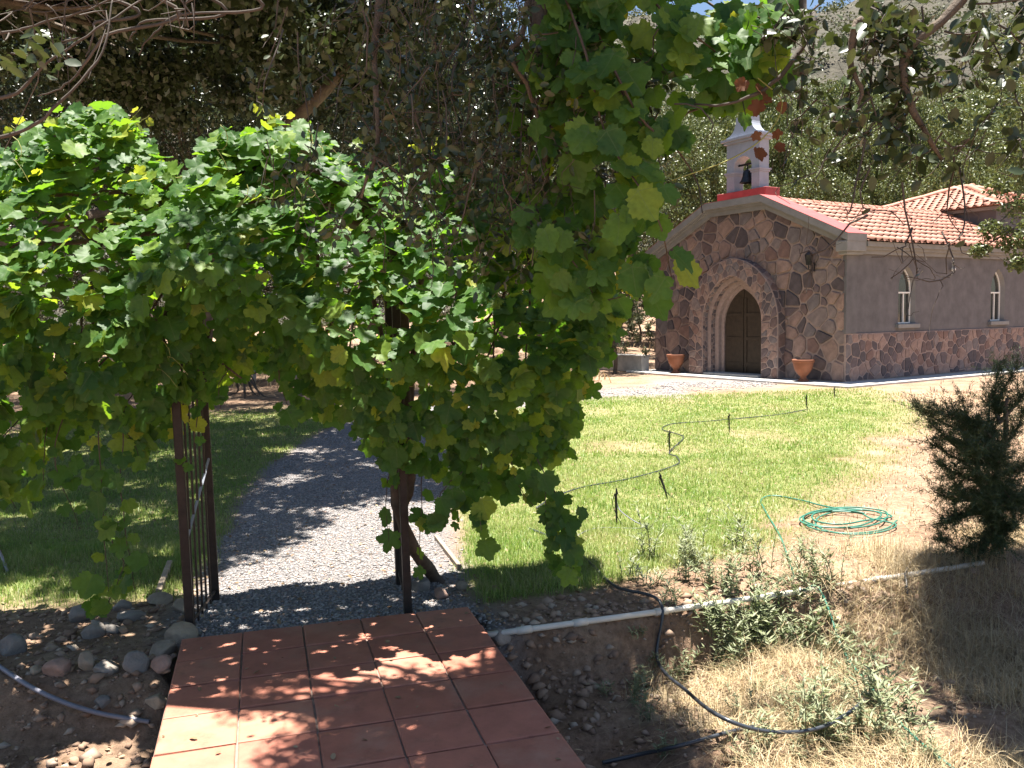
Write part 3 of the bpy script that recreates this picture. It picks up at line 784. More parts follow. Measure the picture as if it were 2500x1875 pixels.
# bell (hangs in the opening)
CHM = Matrix.Translation(CH.location) @ Matrix.Rotation(rad(32), 4, 'Z')
def chp(x, y, z): return CHM @ Vector((x, y, z))
be = empty('bell', chp((x0 + x1) / 2, YC, B0 + 0.22), rad(32))
tag(be, 'dark bronze bell hanging in the white bell gable', 'bell')
mb = MB(); mb.lathe([(0.21, 0), (0.205, 0.02), (0.165, 0.08), (0.135, 0.17), (0.12, 0.27), (0.10, 0.33), (0.03, 0.36), (0.0, 0.36)], 18); mb.build('bell_body', M['bell'], be, True)
mb = MB(); mb.tube([(0, 0, 0.34), (0, 0, 0.52)], 0.02, 6); mb.tube([(0, -0.315, 0.50), (0, 0.315, 0.50)], 0.03, 6); mb.build('yoke', M['bell'], be)
mb = MB(); mb.tube([(0, 0, 0.2), (0, 0, -0.03)], [0.012, 0.03], 6); mb.build('clapper', M['bell'], be)
# wall lantern
la = empty('wall_lantern', chp(-0.085, 0.87, 2.84), rad(32)); tag(la, 'black iron lantern fixed high on the stone facade', 'lantern')
mb = MB(); mb.lathe([(0.055, 0.0), (0.085, 0.24), (0.0, 0.24)], 6, (-0.14, 0)); mb.build('lantern_glass', M['glass'], la)
mb = MB(); mb.lathe([(0.0, 0.36), (0.025, 0.33), (0.11, 0.245), (0.11, 0.235), (0.0, 0.235)], 6, (-0.14, 0)); mb.build('lantern_cap', M['black'], la)
mb = MB()
for j in range(6):
    a = j * math.pi / 3
    mb.tube([(-0.14 + 0.06 * math.cos(a), 0.06 * math.sin(a), 0), (-0.14 + 0.09 * math.cos(a), 0.09 * math.sin(a), 0.24)], 0.008, 4)
mb.build('lantern_frame', M['black'], la)
mb = MB(); mb.tube(spline([(0.02, 0, -0.08), (-0.06, 0, -0.13), (-0.14, 0, -0.10), (-0.14, 0, 0.0)], 10), 0.014, 6); mb.box(-0.012, 0.02, -0.05, 0.05, -0.16, 0.06); mb.build('bracket', M['black'], la)
# bare bulb on the side wall
bu = empty('light_bulb', chp(4.35, -0.03, 2.83), rad(32)); tag(bu, 'small white bulb high on the mauve side wall', 'light bulb')
mb = MB(); mb.lathe([(0.0, -0.14), (0.045, -0.12), (0.06, -0.08), (0.03, -0.02), (0.025, 0.0)], 10, (0, -0.05)); mb.build('glass_bulb', M['bulb'], bu, True)
mb = MB(); mb.lathe([(0.03, -0.005), (0.035, 0.06), (0.0, 0.06)], 8, (0, -0.05)); mb.build('socket', M['white'], bu)
# urns
for (y, lab) in ((0.80, 'terracotta urn right of the chapel door'), (5.30, 'terracotta urn left of the chapel door, half hidden by vine')):
    p = empty('plant_urn', chp(-0.48, y, -0.005), rad(32)); p.scale = (0.9, 0.9, 0.97); tag(p, lab, 'urn', 'urns beside the chapel door')
    mb = MB(); mb.lathe([(0.15, 0), (0.15, 0.03), (0.09, 0.07), (0.08, 0.12), (0.15, 0.19), (0.23, 0.30), (0.265, 0.44), (0.27, 0.47), (0.27, 0.48), (0.295, 0.49), (0.30, 0.55), (0.29, 0.56), (0.255, 0.55), (0.25, 0.48)], 22); mb.build('pot', M['terracotta'], p, True)
    mb = MB(); mb.add([(0.255 * math.cos(a), 0.255 * math.sin(a), 0.50) for a in np.linspace(0, 2 * math.pi, 16, endpoint=False)], [list(range(16))]); mb.build('potting_soil', M['soil_pot'], p)
# low wall left of the chapel
lw = MB(); lw.box(-0.55, -0.25, FW + 0.02, FW + 2.3, -0.05, 0.42); lw.box(-0.60, -0.20, FW + 0.015, FW + 2.35, 0.421, 0.47)
o_ = lw.build('low_wall', M['concrete'], None, bevel=0.012); o_.matrix_world = CHM; tag(o_, 'low concrete wall running left from the chapel corner', 'wall')

# ------------------------------------------------------------------ tile landing
TL = MB(); TL.box(0, LW, -3.2, 0, -0.34, -0.010)
land = TL.build('tile_landing', M['grout'], None, bevel=0.006); land.location = (LX, LY, 0); land.rotation_euler = (0, 0, -LA)
tag(land, 'terracotta tiled landing in dappled shade at the foot', kind='structure')
def pillow(s):
    bm = bmesh.new()
    h = s / 2
    V = []
    for z, q in ((-0.012, h), (-0.003, h), (0.0, h - 0.006)):
        for (a, c_) in ((-1, -1), (1, -1), (1, 1), (-1, 1)): V.append((a * q + 0.002 * random.uniform(-1, 1), c_ * q + 0.002 * random.uniform(-1, 1), z))
    Fs = [(4 * l + i, 4 * l + (i + 1) % 4, 4 * (l + 1) + (i + 1) % 4, 4 * (l + 1) + i) for l in range(2) for i in range(4)] + [(8, 9, 10, 11)]
    bm.free()
    return npm('floor_tile', V, Fs, M['saltillo'])
pil = [pillow(0.2915) for _ in range(6)]
for r in range(10):
    for c_ in range(5):
        o_ = link('floor_tile', pil[(r * 3 + c_) % 6], land)
        o_.location = (0.15 + c_ * 0.30, -0.152 - r * 0.305, 0.0 + random.uniform(-0.002, 0.002))
        o_.rotation_euler = (random.uniform(-.006, .006), random.uniform(-.006, .006), random.uniform(-.008, .008) + random.choice([0, math.pi / 2, math.pi]))

# ------------------------------------------------------------------ gravel and grass
def pebbles(name, n_, xs, ys, keep, smin, smax, mat_, seed):
    rg = np.random.default_rng(seed)
    P = np.stack([rg.uniform(*xs, n_), ys[0] + (ys[1] - ys[0]) * rg.random(n_) ** 1.4], 1)
    P = P[keep(P[:, 0], P[:, 1]) & ~in_landing(P[:, 0], P[:, 1], 0.03)]
    tv = np.array([(1, 0, 0), (-1, 0, 0), (0, 1, 0), (0, -1, 0), (0, 0, 0.5), (0, 0, -0.5)]) ; tf = np.array([(0, 2, 4), (2, 1, 4), (1, 3, 4), (3, 0, 4), (2, 0, 5), (1, 2, 5), (3, 1, 5), (0, 3, 5)])
    a = rg.uniform(0, 6.28, len(P)); t = rg.normal(0, 0.35, (len(P), 2))
    X, Y, Z = basis(np.stack([t[:, 0], t[:, 1], np.ones(len(P))], 1), np.stack([np.cos(a), np.sin(a), 0 * a], 1))
    S = rg.uniform(smin, smax, len(P)) * (0.7 + 0.6 * rg.random(len(P)) ** 3)
    X = X * rg.uniform(0.55, 1.0, (len(P), 1))
    V, F_ = scatter(tv, tf, np.column_stack([P, gz(P[:, 0], P[:, 1]) + S * 0.15]), X, Y, Z, S)
    return npm(name, V, F_, mat_)
m, n, b, o = mat('gravel_stone')
n.links.new(ramp(n, rand(n), [(0, (0.15, 0.135, 0.13)), (0.35, (0.28, 0.26, 0.255)), (0.6, (0.38, 0.36, 0.345)), (0.85, (0.34, 0.29, 0.26)), (1.0, (0.36, 0.24, 0.19))]), b.inputs['Base Color']); b.inputs['Roughness'].default_value = 0.8
M['gravel'] = m
o_ = link('gravel_path', pebbles('gravel_path', 90000, (-3.4, 0.4), (4.2, 13), lambda x, y: path_dist(x, y) < 0.08 * RNG.standard_normal(len(x)), 0.007, 0.017, M['gravel'], 21)); tag(o_, 'loose grey gravel of the path under the arbor', 'gravel', kind='stuff')
o_ = link('gravel_apron', pebbles('gravel_apron', 9000, (-2.5, 6.5), (13, 22), lambda x, y: path_dist(x, y) < 0.1, 0.02, 0.04, M['gravel'], 22)); tag(o_, 'pale gravel strip before the chapel door', 'gravel', kind='stuff')

m, n, b, o = mat('soil_clod')
n.links.new(ramp(n, rand(n), [(0, (0.20, 0.125, 0.085)), (0.6, (0.33, 0.22, 0.15)), (0.85, (0.36, 0.26, 0.19)), (1.0, (0.40, 0.33, 0.26))]), b.inputs['Base Color']); b.inputs['Roughness'].default_value = 0.95
M['clod'] = m
o_ = link('soil_clods', pebbles('soil_clods', 16000, (-3.2, 2.6), (2.4, 5.2), lambda x, y: (lawn(x, y) < 0.1) & (path_dist(x, y) > 0.05) & (RNG.random(len(x)) < np.where(x > -1.2, np.exp(-np.abs(y - bank_y(x) + 0.12) / 0.25), 0.25)), 0.012, 0.05, M['clod'], 24)); tag(o_, 'crumbled clods of brown soil along the eroded bank', 'soil', kind='stuff')

o_ = link('soil_stones', pebbles('soil_stones', 9000, (-3.2, 3.2), (2.3, 5.6), lambda x, y: (lawn(x, y) < 0.2) & (path_dist(x, y) > 0), 0.006, 0.020, M['clod'], 23)); tag(o_, 'small stones and clods strewn over bare soil', 'pebbles', kind='stuff')

def blades(P, H, Wd, lean, rg, curl=0.5):
    """three-sided grass blades"""
    n_ = len(P); a = rg.uniform(0, 6.28, n_); D = np.stack([np.cos(a), np.sin(a), 0 * a], 1); S_ = np.stack([-np.sin(a), np.cos(a), 0 * a], 1)
    L = (lean * np.abs(rg.normal(0, 1, n_)))[:, None]
    H = H[:, None]; Wd = Wd[:, None] / 2
    up = np.array([0, 0, 1.0])
    mid = P + H * (0.55 * up * (1 - 0.25 * np.minimum(L, 1)) + 0.35 * L * D); tip = P + H * ((1 - curl * np.minimum(L, 1.4) ** 2 * 0.5) * up + 1.0 * L * D)
    V = np.stack([P - S_ * Wd, P + S_ * Wd, mid + S_ * Wd * 0.8, mid - S_ * Wd * 0.8, tip], 1).reshape(-1, 3)
    b_ = (np.arange(n_) * 5)[:, None]
    F_ = np.concatenate([b_ + np.array([0, 1, 2]), b_ + np.array([0, 2, 3]), b_ + np.array([3, 2, 4])])
    return V, F_

def scatter_grass(n_, xs, ys, dens, rg):
    P = np.stack([rg.uniform(*xs, n_), rg.uniform(*ys, n_)], 1)
    k = rg.random(n_) < dens(P[:, 0], P[:, 1])
    P = P[k & ~in_landing(P[:, 0], P[:, 1], 0.02)]
    # inside the field of view with some margin
    P = P[(np.abs(P[:, 0]) < 0.64 * P[:, 1] + 0.5)]
    return np.column_stack([P, gz(P[:, 0], P[:, 1]) - 0.004])
rg = np.random.default_rng(31)
VV, FF, base = [], [], 0
for (n_, xs, ys, h, wd, ln) in ((150000, (-4.5, 3.2), (4.5, 7.0), (0.022, 0.06), 0.0042, 0.8), (120000, (-6, 5), (7.0, 10.5), (0.022, 0.055), 0.006, 0.8), (110000, (-9, 8), (10.5, 15), (0.022, 0.05), 0.0095, 0.8), (70000, (-9, 9), (15, 20), (0.022, 0.05), 0.014, 0.8)):
    P = scatter_grass(n_, xs, ys, lambda x, y: lawn(x, y) ** 1.3, rg)
    hh = rg.uniform(*h, len(P)) * (0.65 + 0.8 * vnoise(P[:, 0], P[:, 1], 0.35, 61))
    edge = np.exp(-np.maximum(0, P[:, 1] - bank_y(P[:, 0]) - 0.4) / 0.25) * (P[:, 0] > -0.3)
    hh = hh * (1 + 1.3 * edge)
    V, F_ = blades(P, hh, np.full(len(P), wd), ln, rg)
    VV.append(V); FF.append(F_ + base); base += len(V)
o_ = link('lawn_grass', npm('lawn_grass', np.vstack(VV), np.vstack(FF), M['grass'])); tag(o_, 'short sunlit green lawn with yellowing patches', 'grass', kind='stuff')

# dry grass
def drydens(x, y):
    t = vnoise(x, y, 0.5, 71) * 0.65 + vnoise(x, y, 0.17, 72) * 0.35
    inb = sst(0.45, 1.0, x + 0.29 * (y - 4.3)) * sst(0.05, 0.4, bank_y(x) - y) * sst(0.42, 0.58, t)
    rt_ = sst(1.5, 2.4, x) * sst(1.0, 0.0, y - bank_y(x) - 0.1) * sst(0.4, 0.6, t)
    return np.clip(np.maximum(inb, rt_), 0, 1)
VV, FF, base = [], [], 0
P = scatter_grass(120000, (-0.2, 4.2), (2.4, 6.6), drydens, rg)
V, F_ = blades(P, rg.uniform(0.05, 0.20, len(P)) * (0.6 + 0.8 * vnoise(P[:, 0], P[:, 1], 0.4, 73)), np.full(len(P), 0.0026), 1.5, rg, 0.9); VV.append(V); FF.append(F_ + base); base += len(V)
def drylawn(x, y):
    xr = np.interp(y, LAWN_R[:, 0], LAWN_R[:, 1])
    return 0.30 * sst(-1.6, 0.2, x - xr) * (y > bank_y(x)) * (1 - lawn(x, y))
P = scatter_grass(120000, (0, 11), (5, 18), drylawn, rg)
V, F_ = blades(P, rg.uniform(0.02, 0.06, len(P)), 0.003 + 0.0006 * P[:, 1], 1.0, rg, 0.8); VV.append(V); FF.append(F_ + base); base += len(V)
P = scatter_grass(9000, (-12, 9), (22, 44), lambda x, y: 0.6 * sst(0.35, 0.65, vnoise(x, y, 3, 77)), rg)
P = P[~((P[:, 0] > 2.6) & (P[:, 1] < 34) & (P[:, 0] > 2.6 + 0 * P[:, 1]) & (P[:, 1] > 19))]
V, F_ = blades(P, rg.uniform(0.12, 0.4, len(P)), np.full(len(P), 0.03), 0.7, rg, 0.6); VV.append(V); FF.append(F_ + base); base += len(V)
o_ = link('dry_grass', npm('dry_grass', np.vstack(VV), np.vstack(FF), M['straw'])); tag(o_, 'matted dry straw coloured grass over the bank', 'dry grass', kind='stuff')

# ------------------------------------------------------------------ leaves
def vine_leaf_tpl(seed=0, teeth=37):
    """palmate five-lobed toothed leaf, each variant cupped, folded and lobed differently"""
    rg_ = np.random.default_rng(900 + seed)
    a = np.linspace(-math.pi * 0.93, math.pi * 0.93, teeth)
    dl = rg_.uniform(0.12, 0.27); wx = rg_.uniform(0.86, 1.14); cup = rg_.uniform(-0.45, 0.25); fold = rg_.uniform(0.0, 0.38); ph = rg_.normal(0, 0.1)
    r = 0.60 - dl + dl * np.abs(np.cos(2.5 * (a + ph))) ** 0.85 - 0.07 * (np.abs(a) > 2.2) + 0.07 * np.exp(-(a / 0.3) ** 2) + 0.045 * (np.arange(teeth) % 2) + rg_.normal(0, 0.022, teeth)
    if seed % 4 == 3: r[rg_.integers(6, teeth - 6)] *= 0.6                      # a torn notch
    x = r * np.sin(a) * wx; y = 0.42 + r * np.cos(a) * 0.98
    def hz(x, y): return fold * np.abs(x) + cup * (x ** 2 + (y - 0.4) ** 2)
    z = hz(x, y) + 0.035 * np.sin(5 * a + ph * 20) + rg_.normal(0, 0.012, teeth)
    ring_x, ring_y = x * 0.5, 0.45 + (y - 0.45) * 0.5
    V = np.vstack([[0, 0.02, 0.0], np.column_stack([x, y, z]), [0, 0.45, hz(0, 0.45)], np.column_stack([ring_x, ring_y, hz(ring_x, ring_y) + 0.012])])
    k = teeth; R0 = k + 2; F_ = []
    for i in range(k - 1):
        F_ += [(1 + i, R0 + i, 2 + i), (2 + i, R0 + i, R0 + i + 1), (k + 1, R0 + i + 1, R0 + i)]
    F_ += [(0, R0, 1), (0, k, R0 + k - 1), (0, R0 + k - 1, k + 1), (0, k + 1, R0)]
    V[:, 1] -= 0.02
    return V, np.array(F_)
VLT = [vine_leaf_tpl(seed=s_) for s_ in range(9)]
def oak_leaf_tpl():
    V = np.array([(0, 0, 0), (0.22, 0.22, 0.05), (0.28, 0.5, 0.07), (0.18, 0.82, 0.04), (0, 1.0, -0.04), (-0.18, 0.82, 0.04), (-0.28, 0.5, 0.07), (-0.22, 0.22, 0.05), (0, 0.5, 0.0)])
    F_ = np.array([(8, 0, 1), (8, 1, 2), (8, 2, 3), (8, 3, 4), (8, 4, 5), (8, 5, 6), (8, 6, 7), (8, 7, 0)])
    return V, F_
OLT = oak_leaf_tpl()
DIA = (np.array([(0, 0, 0), (0.36, 0.5, 0.06), (0, 1, 0), (-0.36, 0.5, 0.06)]), np.array([(0, 1, 2), (0, 2, 3)]))

def rdir(n_, rg_): return unit(rg_.normal(0, 1, (n_, 3)))

def leaf_objects(tpl_meshes, P, X, Y, Z, S, parent, name='leaf'):
    for i in range(len(P)):
        o_ = bpy.data.objects.new(name, tpl_meshes[i % len(tpl_meshes)])
        COL.objects.link(o_); o_.parent = parent
        mw = Matrix(((*[X[i][0], Y[i][0], Z[i][0]], 0), (*[X[i][1], Y[i][1], Z[i][1]], 0), (*[X[i][2], Y[i][2], Z[i][2]], 0), (0, 0, 0, 1)))
        o_.matrix_basis = Matrix.Translation(P[i] - np.array(parent.location)) @ mw @ Matrix.Scale(S[i], 4)

# fallen leaves
rg = np.random.default_rng(404)
n_ = 5200; x = rg.uniform(-4, 5, n_); y = 2.4 + 12 * rg.random(n_) ** 2
k_ = (np.abs(x) < 0.64 * y + 0.3); x, y = x[k_], y[k_]
onl = in_landing(x, y, 0.0); k_ = ~onl | (rg.random(len(x)) < 0.22); x, y, onl = x[k_], y[k_], onl[k_]
X, Y, Z = basis(np.stack([rg.normal(0, 0.4, len(x)), rg.normal(0, 0.4, len(x)), np.ones(len(x))], 1), np.stack([rg.normal(0, 1, len(x)), rg.normal(0, 1, len(x)), np.zeros(len(x))], 1))
V, F_ = scatter(OLT[0], OLT[1], np.stack([x, y, np.where(onl, 0.006, gz(x, y) + 0.012)], 1), X, Y, Z, rg.uniform(0.015, 0.04, len(x)))
M['litter'] = leafmat('dead_leaf', [(0.16, 0.10, 0.06), (0.28, 0.19, 0.11), (0.40, 0.31, 0.2)], [(0.2, 0.12, 0.05), (0.3, 0.2, 0.1)], 0.1, 0.7, 0.2)
o_ = link('leaf_litter', npm('leaf_litter', V, F_, M['litter'])); tag(o_, 'dry fallen oak leaves strewn over soil, lawn and tiles', 'leaf litter', kind='stuff')

# ------------------------------------------------------------------ arbor
AR = empty('garden_arbor', (-1.2, 4.85, -0.06)); tag(AR, 'dark iron garden arbor carrying the grapevine over the path', 'arbor')
aO = np.array(AR.location)
PF = [np.array((-1.735, 4.42)), np.array((-0.605, 4.66))]; PB = [np.array((-1.80, 5.00)), np.array((-0.74, 5.32))]
for pts in (PF, PB):
    for p in pts:
        mb = MB(); mb.box(-0.022, 0.022, -0.022, 0.022, -0.1, 2.2); o_ = mb.build('post', M['iron'], AR, bevel=0.004); o_.location = np.array((p[0], p[1], float(gz(*p)))) - aO; o_.rotation_euler = (0, -0.012, 0.28)
for s_ in (0, 1):
    for t in (0.14, 0.30, 0.46, 0.62, 0.78):
        q = PF[s_] * (1 - t) + PB[s_] * t
        mb = MB(); mb.tube([(0, 0, 0.02), (0, 0, 2.1)], 0.0065, 6); o_ = mb.build('upright_bar', M['iron'], AR); o_.location = np.array((q[0], q[1], -0.06)) - aO
    for zz in (0.06, 2.08):
        a, c_ = PF[s_], PB[s_]
        mb = MB(); mb.tube([(*a, zz - 0.06), (*c_, zz - 0.06)], 0.010, 5); o_ = mb.build('side_rail', M['iron'], AR); o_.location = -aO
a, c_ = PF[0], PB[0]
mb = MB(); mb.tube([(*(a + (c_ - a) * 0.05), 0.46), (*(a + (c_ - a) * 0.97), 0.80)], 0.008, 5); o_ = mb.build('diagonal_stay', M['greywood'], AR); o_.location = -aO
for (A_, B_) in ((PF[0], PF[1]), (PB[0], PB[1]), ((PF[0] + PB[0]) / 2, (PF[1] + PB[1]) / 2)):
    pts = [(*(A_ + (B_ - A_) * t), 2.1 + 0.32 * math.sin(math.pi * t)) for t in np.linspace(0, 1, 14)]
    mb = MB(); mb.tube(pts, 0.016, 6); o_ = mb.build('roof_hoop', M['iron'], AR); o_.location = -aO

# ------------------------------------------------------------------ grapevine on the arbor
VN = empty('grapevine', (-0.55, 4.80, -0.06)); tag(VN, 'grapevine smothering the iron arbor, sunlit on top', 'grapevine')
vO = np.array(VN.location)
rg = np.random.default_rng(77)
XS = np.array([-3.3, -2.9, -2.55, -2.2, -1.9, -1.65, -1.35, -1.0, -0.75, -0.5, -0.2, 0.1, 0.35, 0.55])
VTOP = np.array([2.45, 2.62, 2.46, 2.70, 2.58, 2.40, 2.64, 2.58, 2.46, 2.46, 2.40, 2.30, 2.10, 1.8])
VBOT = np.array([0.55, 0.72, 0.90, 0.95, 0.95, 1.22, 1.28, 1.16, 0.78, 0.66, 0.62, 0.70, 0.95, 1.4])
def vtop(x): return np.interp(x, XS, VTOP) + 0.26 * (vnoise(x, x * 0, 0.19, 81) - 0.5)
def vbot(x): return np.interp(x, XS, VBOT) + 0.42 * (vnoise(x, x * 0 + 5, 0.16, 82) - 0.5)
def ycen(x): return 4.86 + 0.24 * (x + 1.2)
Ps, Ns, Ts = [], [], []
def vine_pts(n_, side):
    x = rg.uniform(-3.3, 0.55, n_); tt, bb = vtop(x), vbot(x)
    if side == 'top':
        y = ycen(x) + rg.uniform(-0.52, 0.52, n_); e = (y - ycen(x)) / 0.52
        z = tt - 0.16 * e ** 2 - np.abs(rg.normal(0, 0.09, n_))
        N_ = np.stack([rg.normal(0, 0.5, n_), e * 0.5 - 0.6 + rg.normal(0, 0.45, n_), np.ones(n_)], 1)
        T_ = np.stack([rg.normal(0, 1, n_), rg.normal(-0.4, 1, n_), rg.normal(-0.5, 0.3, n_)], 1)
    else:
        sg = -1 if side == 'front' else 1
        f = rg.random(n_) ** 0.85; z = bb + (tt - bb) * f
        bulge = np.interp(f, [0, 0.2, 0.38, 0.6, 0.8, 1.0], [0.34, 0.60, 1.0, 0.80, 0.48, 0.08] if sg < 0 else [0.4, 0.5, 0.55, 0.5, 0.4, 0.15]) + 0.30 * (vnoise(x, z, 0.26, 83) - 0.5)
        y = ycen(x) + sg * (bulge - np.abs(rg.normal(0, 0.075, n_)))
        N_ = np.stack([rg.normal(0, 0.45, n_), sg * (1.0 - 0.3 * f) + rg.normal(0, 0.38, n_), 0.05 + 1.15 * sst(0.15, 0.6, f) + rg.normal(0, 0.4, n_)], 1)
        T_ = np.stack([rg.normal(0, 0.55, n_), rg.normal(0, 0.3, n_) + sg * 0.25, -np.ones(n_)], 1)
    return np.stack([x, y, z], 1), N_, T_
for n_, sd in ((1250, 'top'), (3800, 'front'), (1500, 'back')):
    p, q, t = vine_pts(n_, sd); Ps.append(p); Ns.append(q); Ts.append(t)
# shoots: trailing below and sprouting above
shoots, young = [], []
def shoot(p0, p1, sag, n_leaf, size=0.11, up=False, jit=0.03):
    p0, p1 = np.array(p0, float), np.array(p1, float)
    mid = (p0 + p1) / 2 + np.array([rg.normal(0, 0.05), rg.normal(0, 0.04), sag])
    c_ = spline([p0, mid, p1], 12) + np.cumsum(rg.normal(0, 0.004, (12, 3)), 0)
    shoots.append((c_, up))
    for t in np.linspace(0.12, 1.0, n_leaf):
        i = min(10, int(t * 11)); p = c_[i] + rg.normal(0, jit, 3)
        (young if up and t > 0.45 else []).append((p, size * (1.1 - 0.55 * t)))
        if not (up and t > 0.45):
            Ps.append(p[None]); Ns.append(np.array([[rg.normal(0, 0.5), -0.9, 0.4 + rg.normal(0, 0.4)]])); Ts.append(np.array([[rg.normal(0, 0.6), -0.2, -1.0]]))
for (u0, v0, u1, v1, y0, nl) in ((1250, 1080, 1300, 1235, 4.55, 9), (1180, 1100, 1190, 1330, 4.5, 12), (1310, 1120, 1390, 1385, 4.4, 15), (1335, 1150, 1415, 1390, 4.35, 12), (1130, 1150, 1065, 1260, 4.5, 9), (1195, 1180, 1050, 1300, 4.5, 14),
                                 (1330, 1180, 1330, 1340, 4.4, 8), (1030, 1120, 1020, 1390, 4.55, 7), (975, 1100, 955, 1320, 4.6, 4),
                                 (60, 1000, 40, 1230, 4.3, 6), (170, 980, 185, 1280, 4.25, 7), (240, 980, 265, 1480, 4.2, 13), (300, 1000, 320, 1470, 4.2, 12), (330, 950, 350, 1150, 4.25, 6), (260, 1300, 262, 1500, 4.15, 5), (120, 1000, 110, 1190, 4.3, 5), (480, 950, 475, 1140, 4.4, 6),
                                 (1400, 760, 1630, 700, 4.2, 4), (1380, 800, 1440, 900, 4.4, 7), (680, 900, 700, 1010, 4.4, 5), (560, 900, 545, 1000, 4.4, 4)):
    shoot(at(u0, v0, y0 + 0.05), at(u1, v1, y0), 0.02, nl)
for (u0, v0, u1, v1, y0, nl) in ((50, 380, 20, 300, 4.8, 5), (240, 340, 245, 265, 4.8, 6), (300, 360, 345, 262, 4.8, 5), (370, 350, 372, 285, 4.7, 5), (650, 350, 640, 262, 4.8, 6), (690, 340, 720, 280, 4.9, 6), (840, 420, 880, 350, 4.9, 5), (1060, 400, 1080, 330, 4.9, 6), (130, 440, 160, 370, 4.7, 5), (560, 420, 540, 380, 4.8, 4), (930, 420, 980, 350, 4.9, 5), (450, 430, 300, 450, 4.4, 5), (640, 590, 560, 640, 4.3, 6), (720, 640, 610, 705, 4.2, 6)):
    shoot(at(u0, v0, y0), at(u1, v1, y0), 0.02, nl, 0.08, True, 0.015)
P = np.vstack(Ps); Nn = np.vstack(Ns); Tn = np.vstack(Ts)
X, Y, Z = basis(Nn, Tn)
S = 0.045 + 0.08 * rg.random(len(P)) ** 1.4
S[-1:] = 0.11
# the leaves that face the camera most openly become single objects
proj_d = (P - EYE) @ _f
score = (P[:, 1] < ycen(P[:, 0]) - 0.28) * (S / proj_d) * (0.3 + np.abs(((P - EYE) / np.linalg.norm(P - EYE, axis=1)[:, None] * Z).sum(1)))
front = np.argsort(-score + 0.004 * rg.random(len(P)))[:300]
mask = np.zeros(len(P), bool); mask[front] = True
vmesh = [npm('leaf', v, f, M['vine'], True, uv=v[:, :2]) for v, f in VLT]
leaf_objects(vmesh, P[mask], X[mask], Y[mask], Z[mask], S[mask], VN)
VV, FF, UU, base = [], [], [], 0
ri = np.where(~mask)[0]
for k_ in range(9):
    ii = ri[k_::9]
    V, F_ = scatter(VLT[k_][0], VLT[k_][1], P[ii], X[ii], Y[ii], Z[ii], S[ii]); UU.append(np.tile(VLT[k_][0][:, :2], (len(ii), 1))); VV.append(V); FF.append(F_ + base); base += len(V)
o_ = link('foliage', npm('foliage', np.vstack(VV) - vO, np.vstack(FF), M['vine'], True, uv=np.vstack(UU)), VN); tag(o_, kind='stuff')
yp = np.array([p for p, s_ in young]); ys_ = np.array([s_ for p, s_ in young]); n_ = len(yp)
X, Y, Z = basis(np.stack([rg.normal(0, 0.6, n_), rg.normal(-0.5, 0.5, n_), rg.normal(0.5, 0.4, n_)], 1), np.stack([rg.normal(0, 1, n_), rg.normal(0, 0.4, n_), rg.normal(0.1, 0.6, n_)], 1))
ym = [npm('young_leaf', v, f, M['vine_young'], True, uv=v[:, :2]) for v, f in VLT[:3]]
leaf_objects(ym, yp, X, Y, Z, ys_, VN, 'young_leaf')
for c_, up in shoots:
    mb = MB(); mb.tube(c_ - vO, np.linspace(0.0035, 0.0015, len(c_)), 5, False); mb.build('shoot', M['cane'] if up else M['vinewood'], VN, True, fix=False)
# tendrils
for _ in range(26):
    x = rg.uniform(-3, 0.3); p = np.array([x, ycen(x) - 0.55 - 0.1 * rg.random(), vbot(x) + rg.uniform(0.2, 1.0) * (vtop(x) - vbot(x))]); a = rg.uniform(0, 6.28)
    c_ = [p + np.array([0.16 * t * math.cos(a) + 0.03 * math.sin(7 * t), -0.06 * t, 0.10 * t * math.sin(a) + 0.03 * math.cos(8 * t) - 0.1 * t * t]) for t in np.linspace(0, 1, 10)]
    mb = MB(); mb.tube(np.array(c_) - vO, np.linspace(0.0022, 0.001, 10), 4, False); mb.build('tendril', M['cane'], VN, True, fix=False)
# woody trunk by the right post and canes inside
def wood(pts, r0, r1, parent, nm, m_, off, k=7, n_=24, wob=0.012):
    c_ = spline(pts, n_); c_ = c_ + np.cumsum(rg.normal(0, wob / 3, c_.shape), 0) * np.linspace(0, 1, n_)[:, None]
    mb = MB(); mb.tube(c_ - off, np.linspace(r0, r1, n_) * (1 + 0.12 * np.sin(np.arange(n_) * 1.9)), k); return mb.build(nm, m_, parent, True)
T0 = G(1062, 1425)
wood([T0 + np.array([0.06, 0, -0.06]), T0 + np.array([-0.02, 0.02, 0.06]), at(1010, 1340, 4.82), at(975, 1260, 4.78), at(962, 1170, 4.80), at(985, 1080, 4.85), (-0.62, 4.85, 1.5), (-0.68, 4.9, 2.1)], 0.045, 0.025, VN, 'trunk', M['vinewood'], vO)
wood([at(975, 1260, 4.80), at(1003, 1180, 4.76), at(1010, 1110, 4.8), at(1000, 1000, 4.9), (-0.5, 4.8, 1.9)], 0.03, 0.018, VN, 'cane', M['vinewood'], vO)
wood([at(962, 1180, 4.80), at(945, 1110, 4.8), at(928, 1050, 4.85), at(960, 960, 4.9), (-0.8, 4.9, 2.0)], 0.02, 0.012, VN, 'cane', M['vinewood'], vO)
for _ in range(26):
    x = rg.uniform(-2.9, 0.2)
    wood([(x, ycen(x) + rg.uniform(-0.3, 0.3), 2.3), (x + rg.normal(0, 0.15), ycen(x) - 0.25, 1.8), (x + rg.normal(0, 0.3), ycen(x) - 0.3, 1.3)], 0.010, 0.005, VN, 'cane', M['vinewood'], vO, 5, 12)
for zz in (2.2, 2.32, 2.1):
    wood([(-0.65, 4.9, 2.1), (-1.2, 4.9, zz + 0.1), (-2.0, 4.7, zz), (-2.9, 4.5, zz - 0.1)], 0.022, 0.01, VN, 'cane', M['vinewood'], vO)

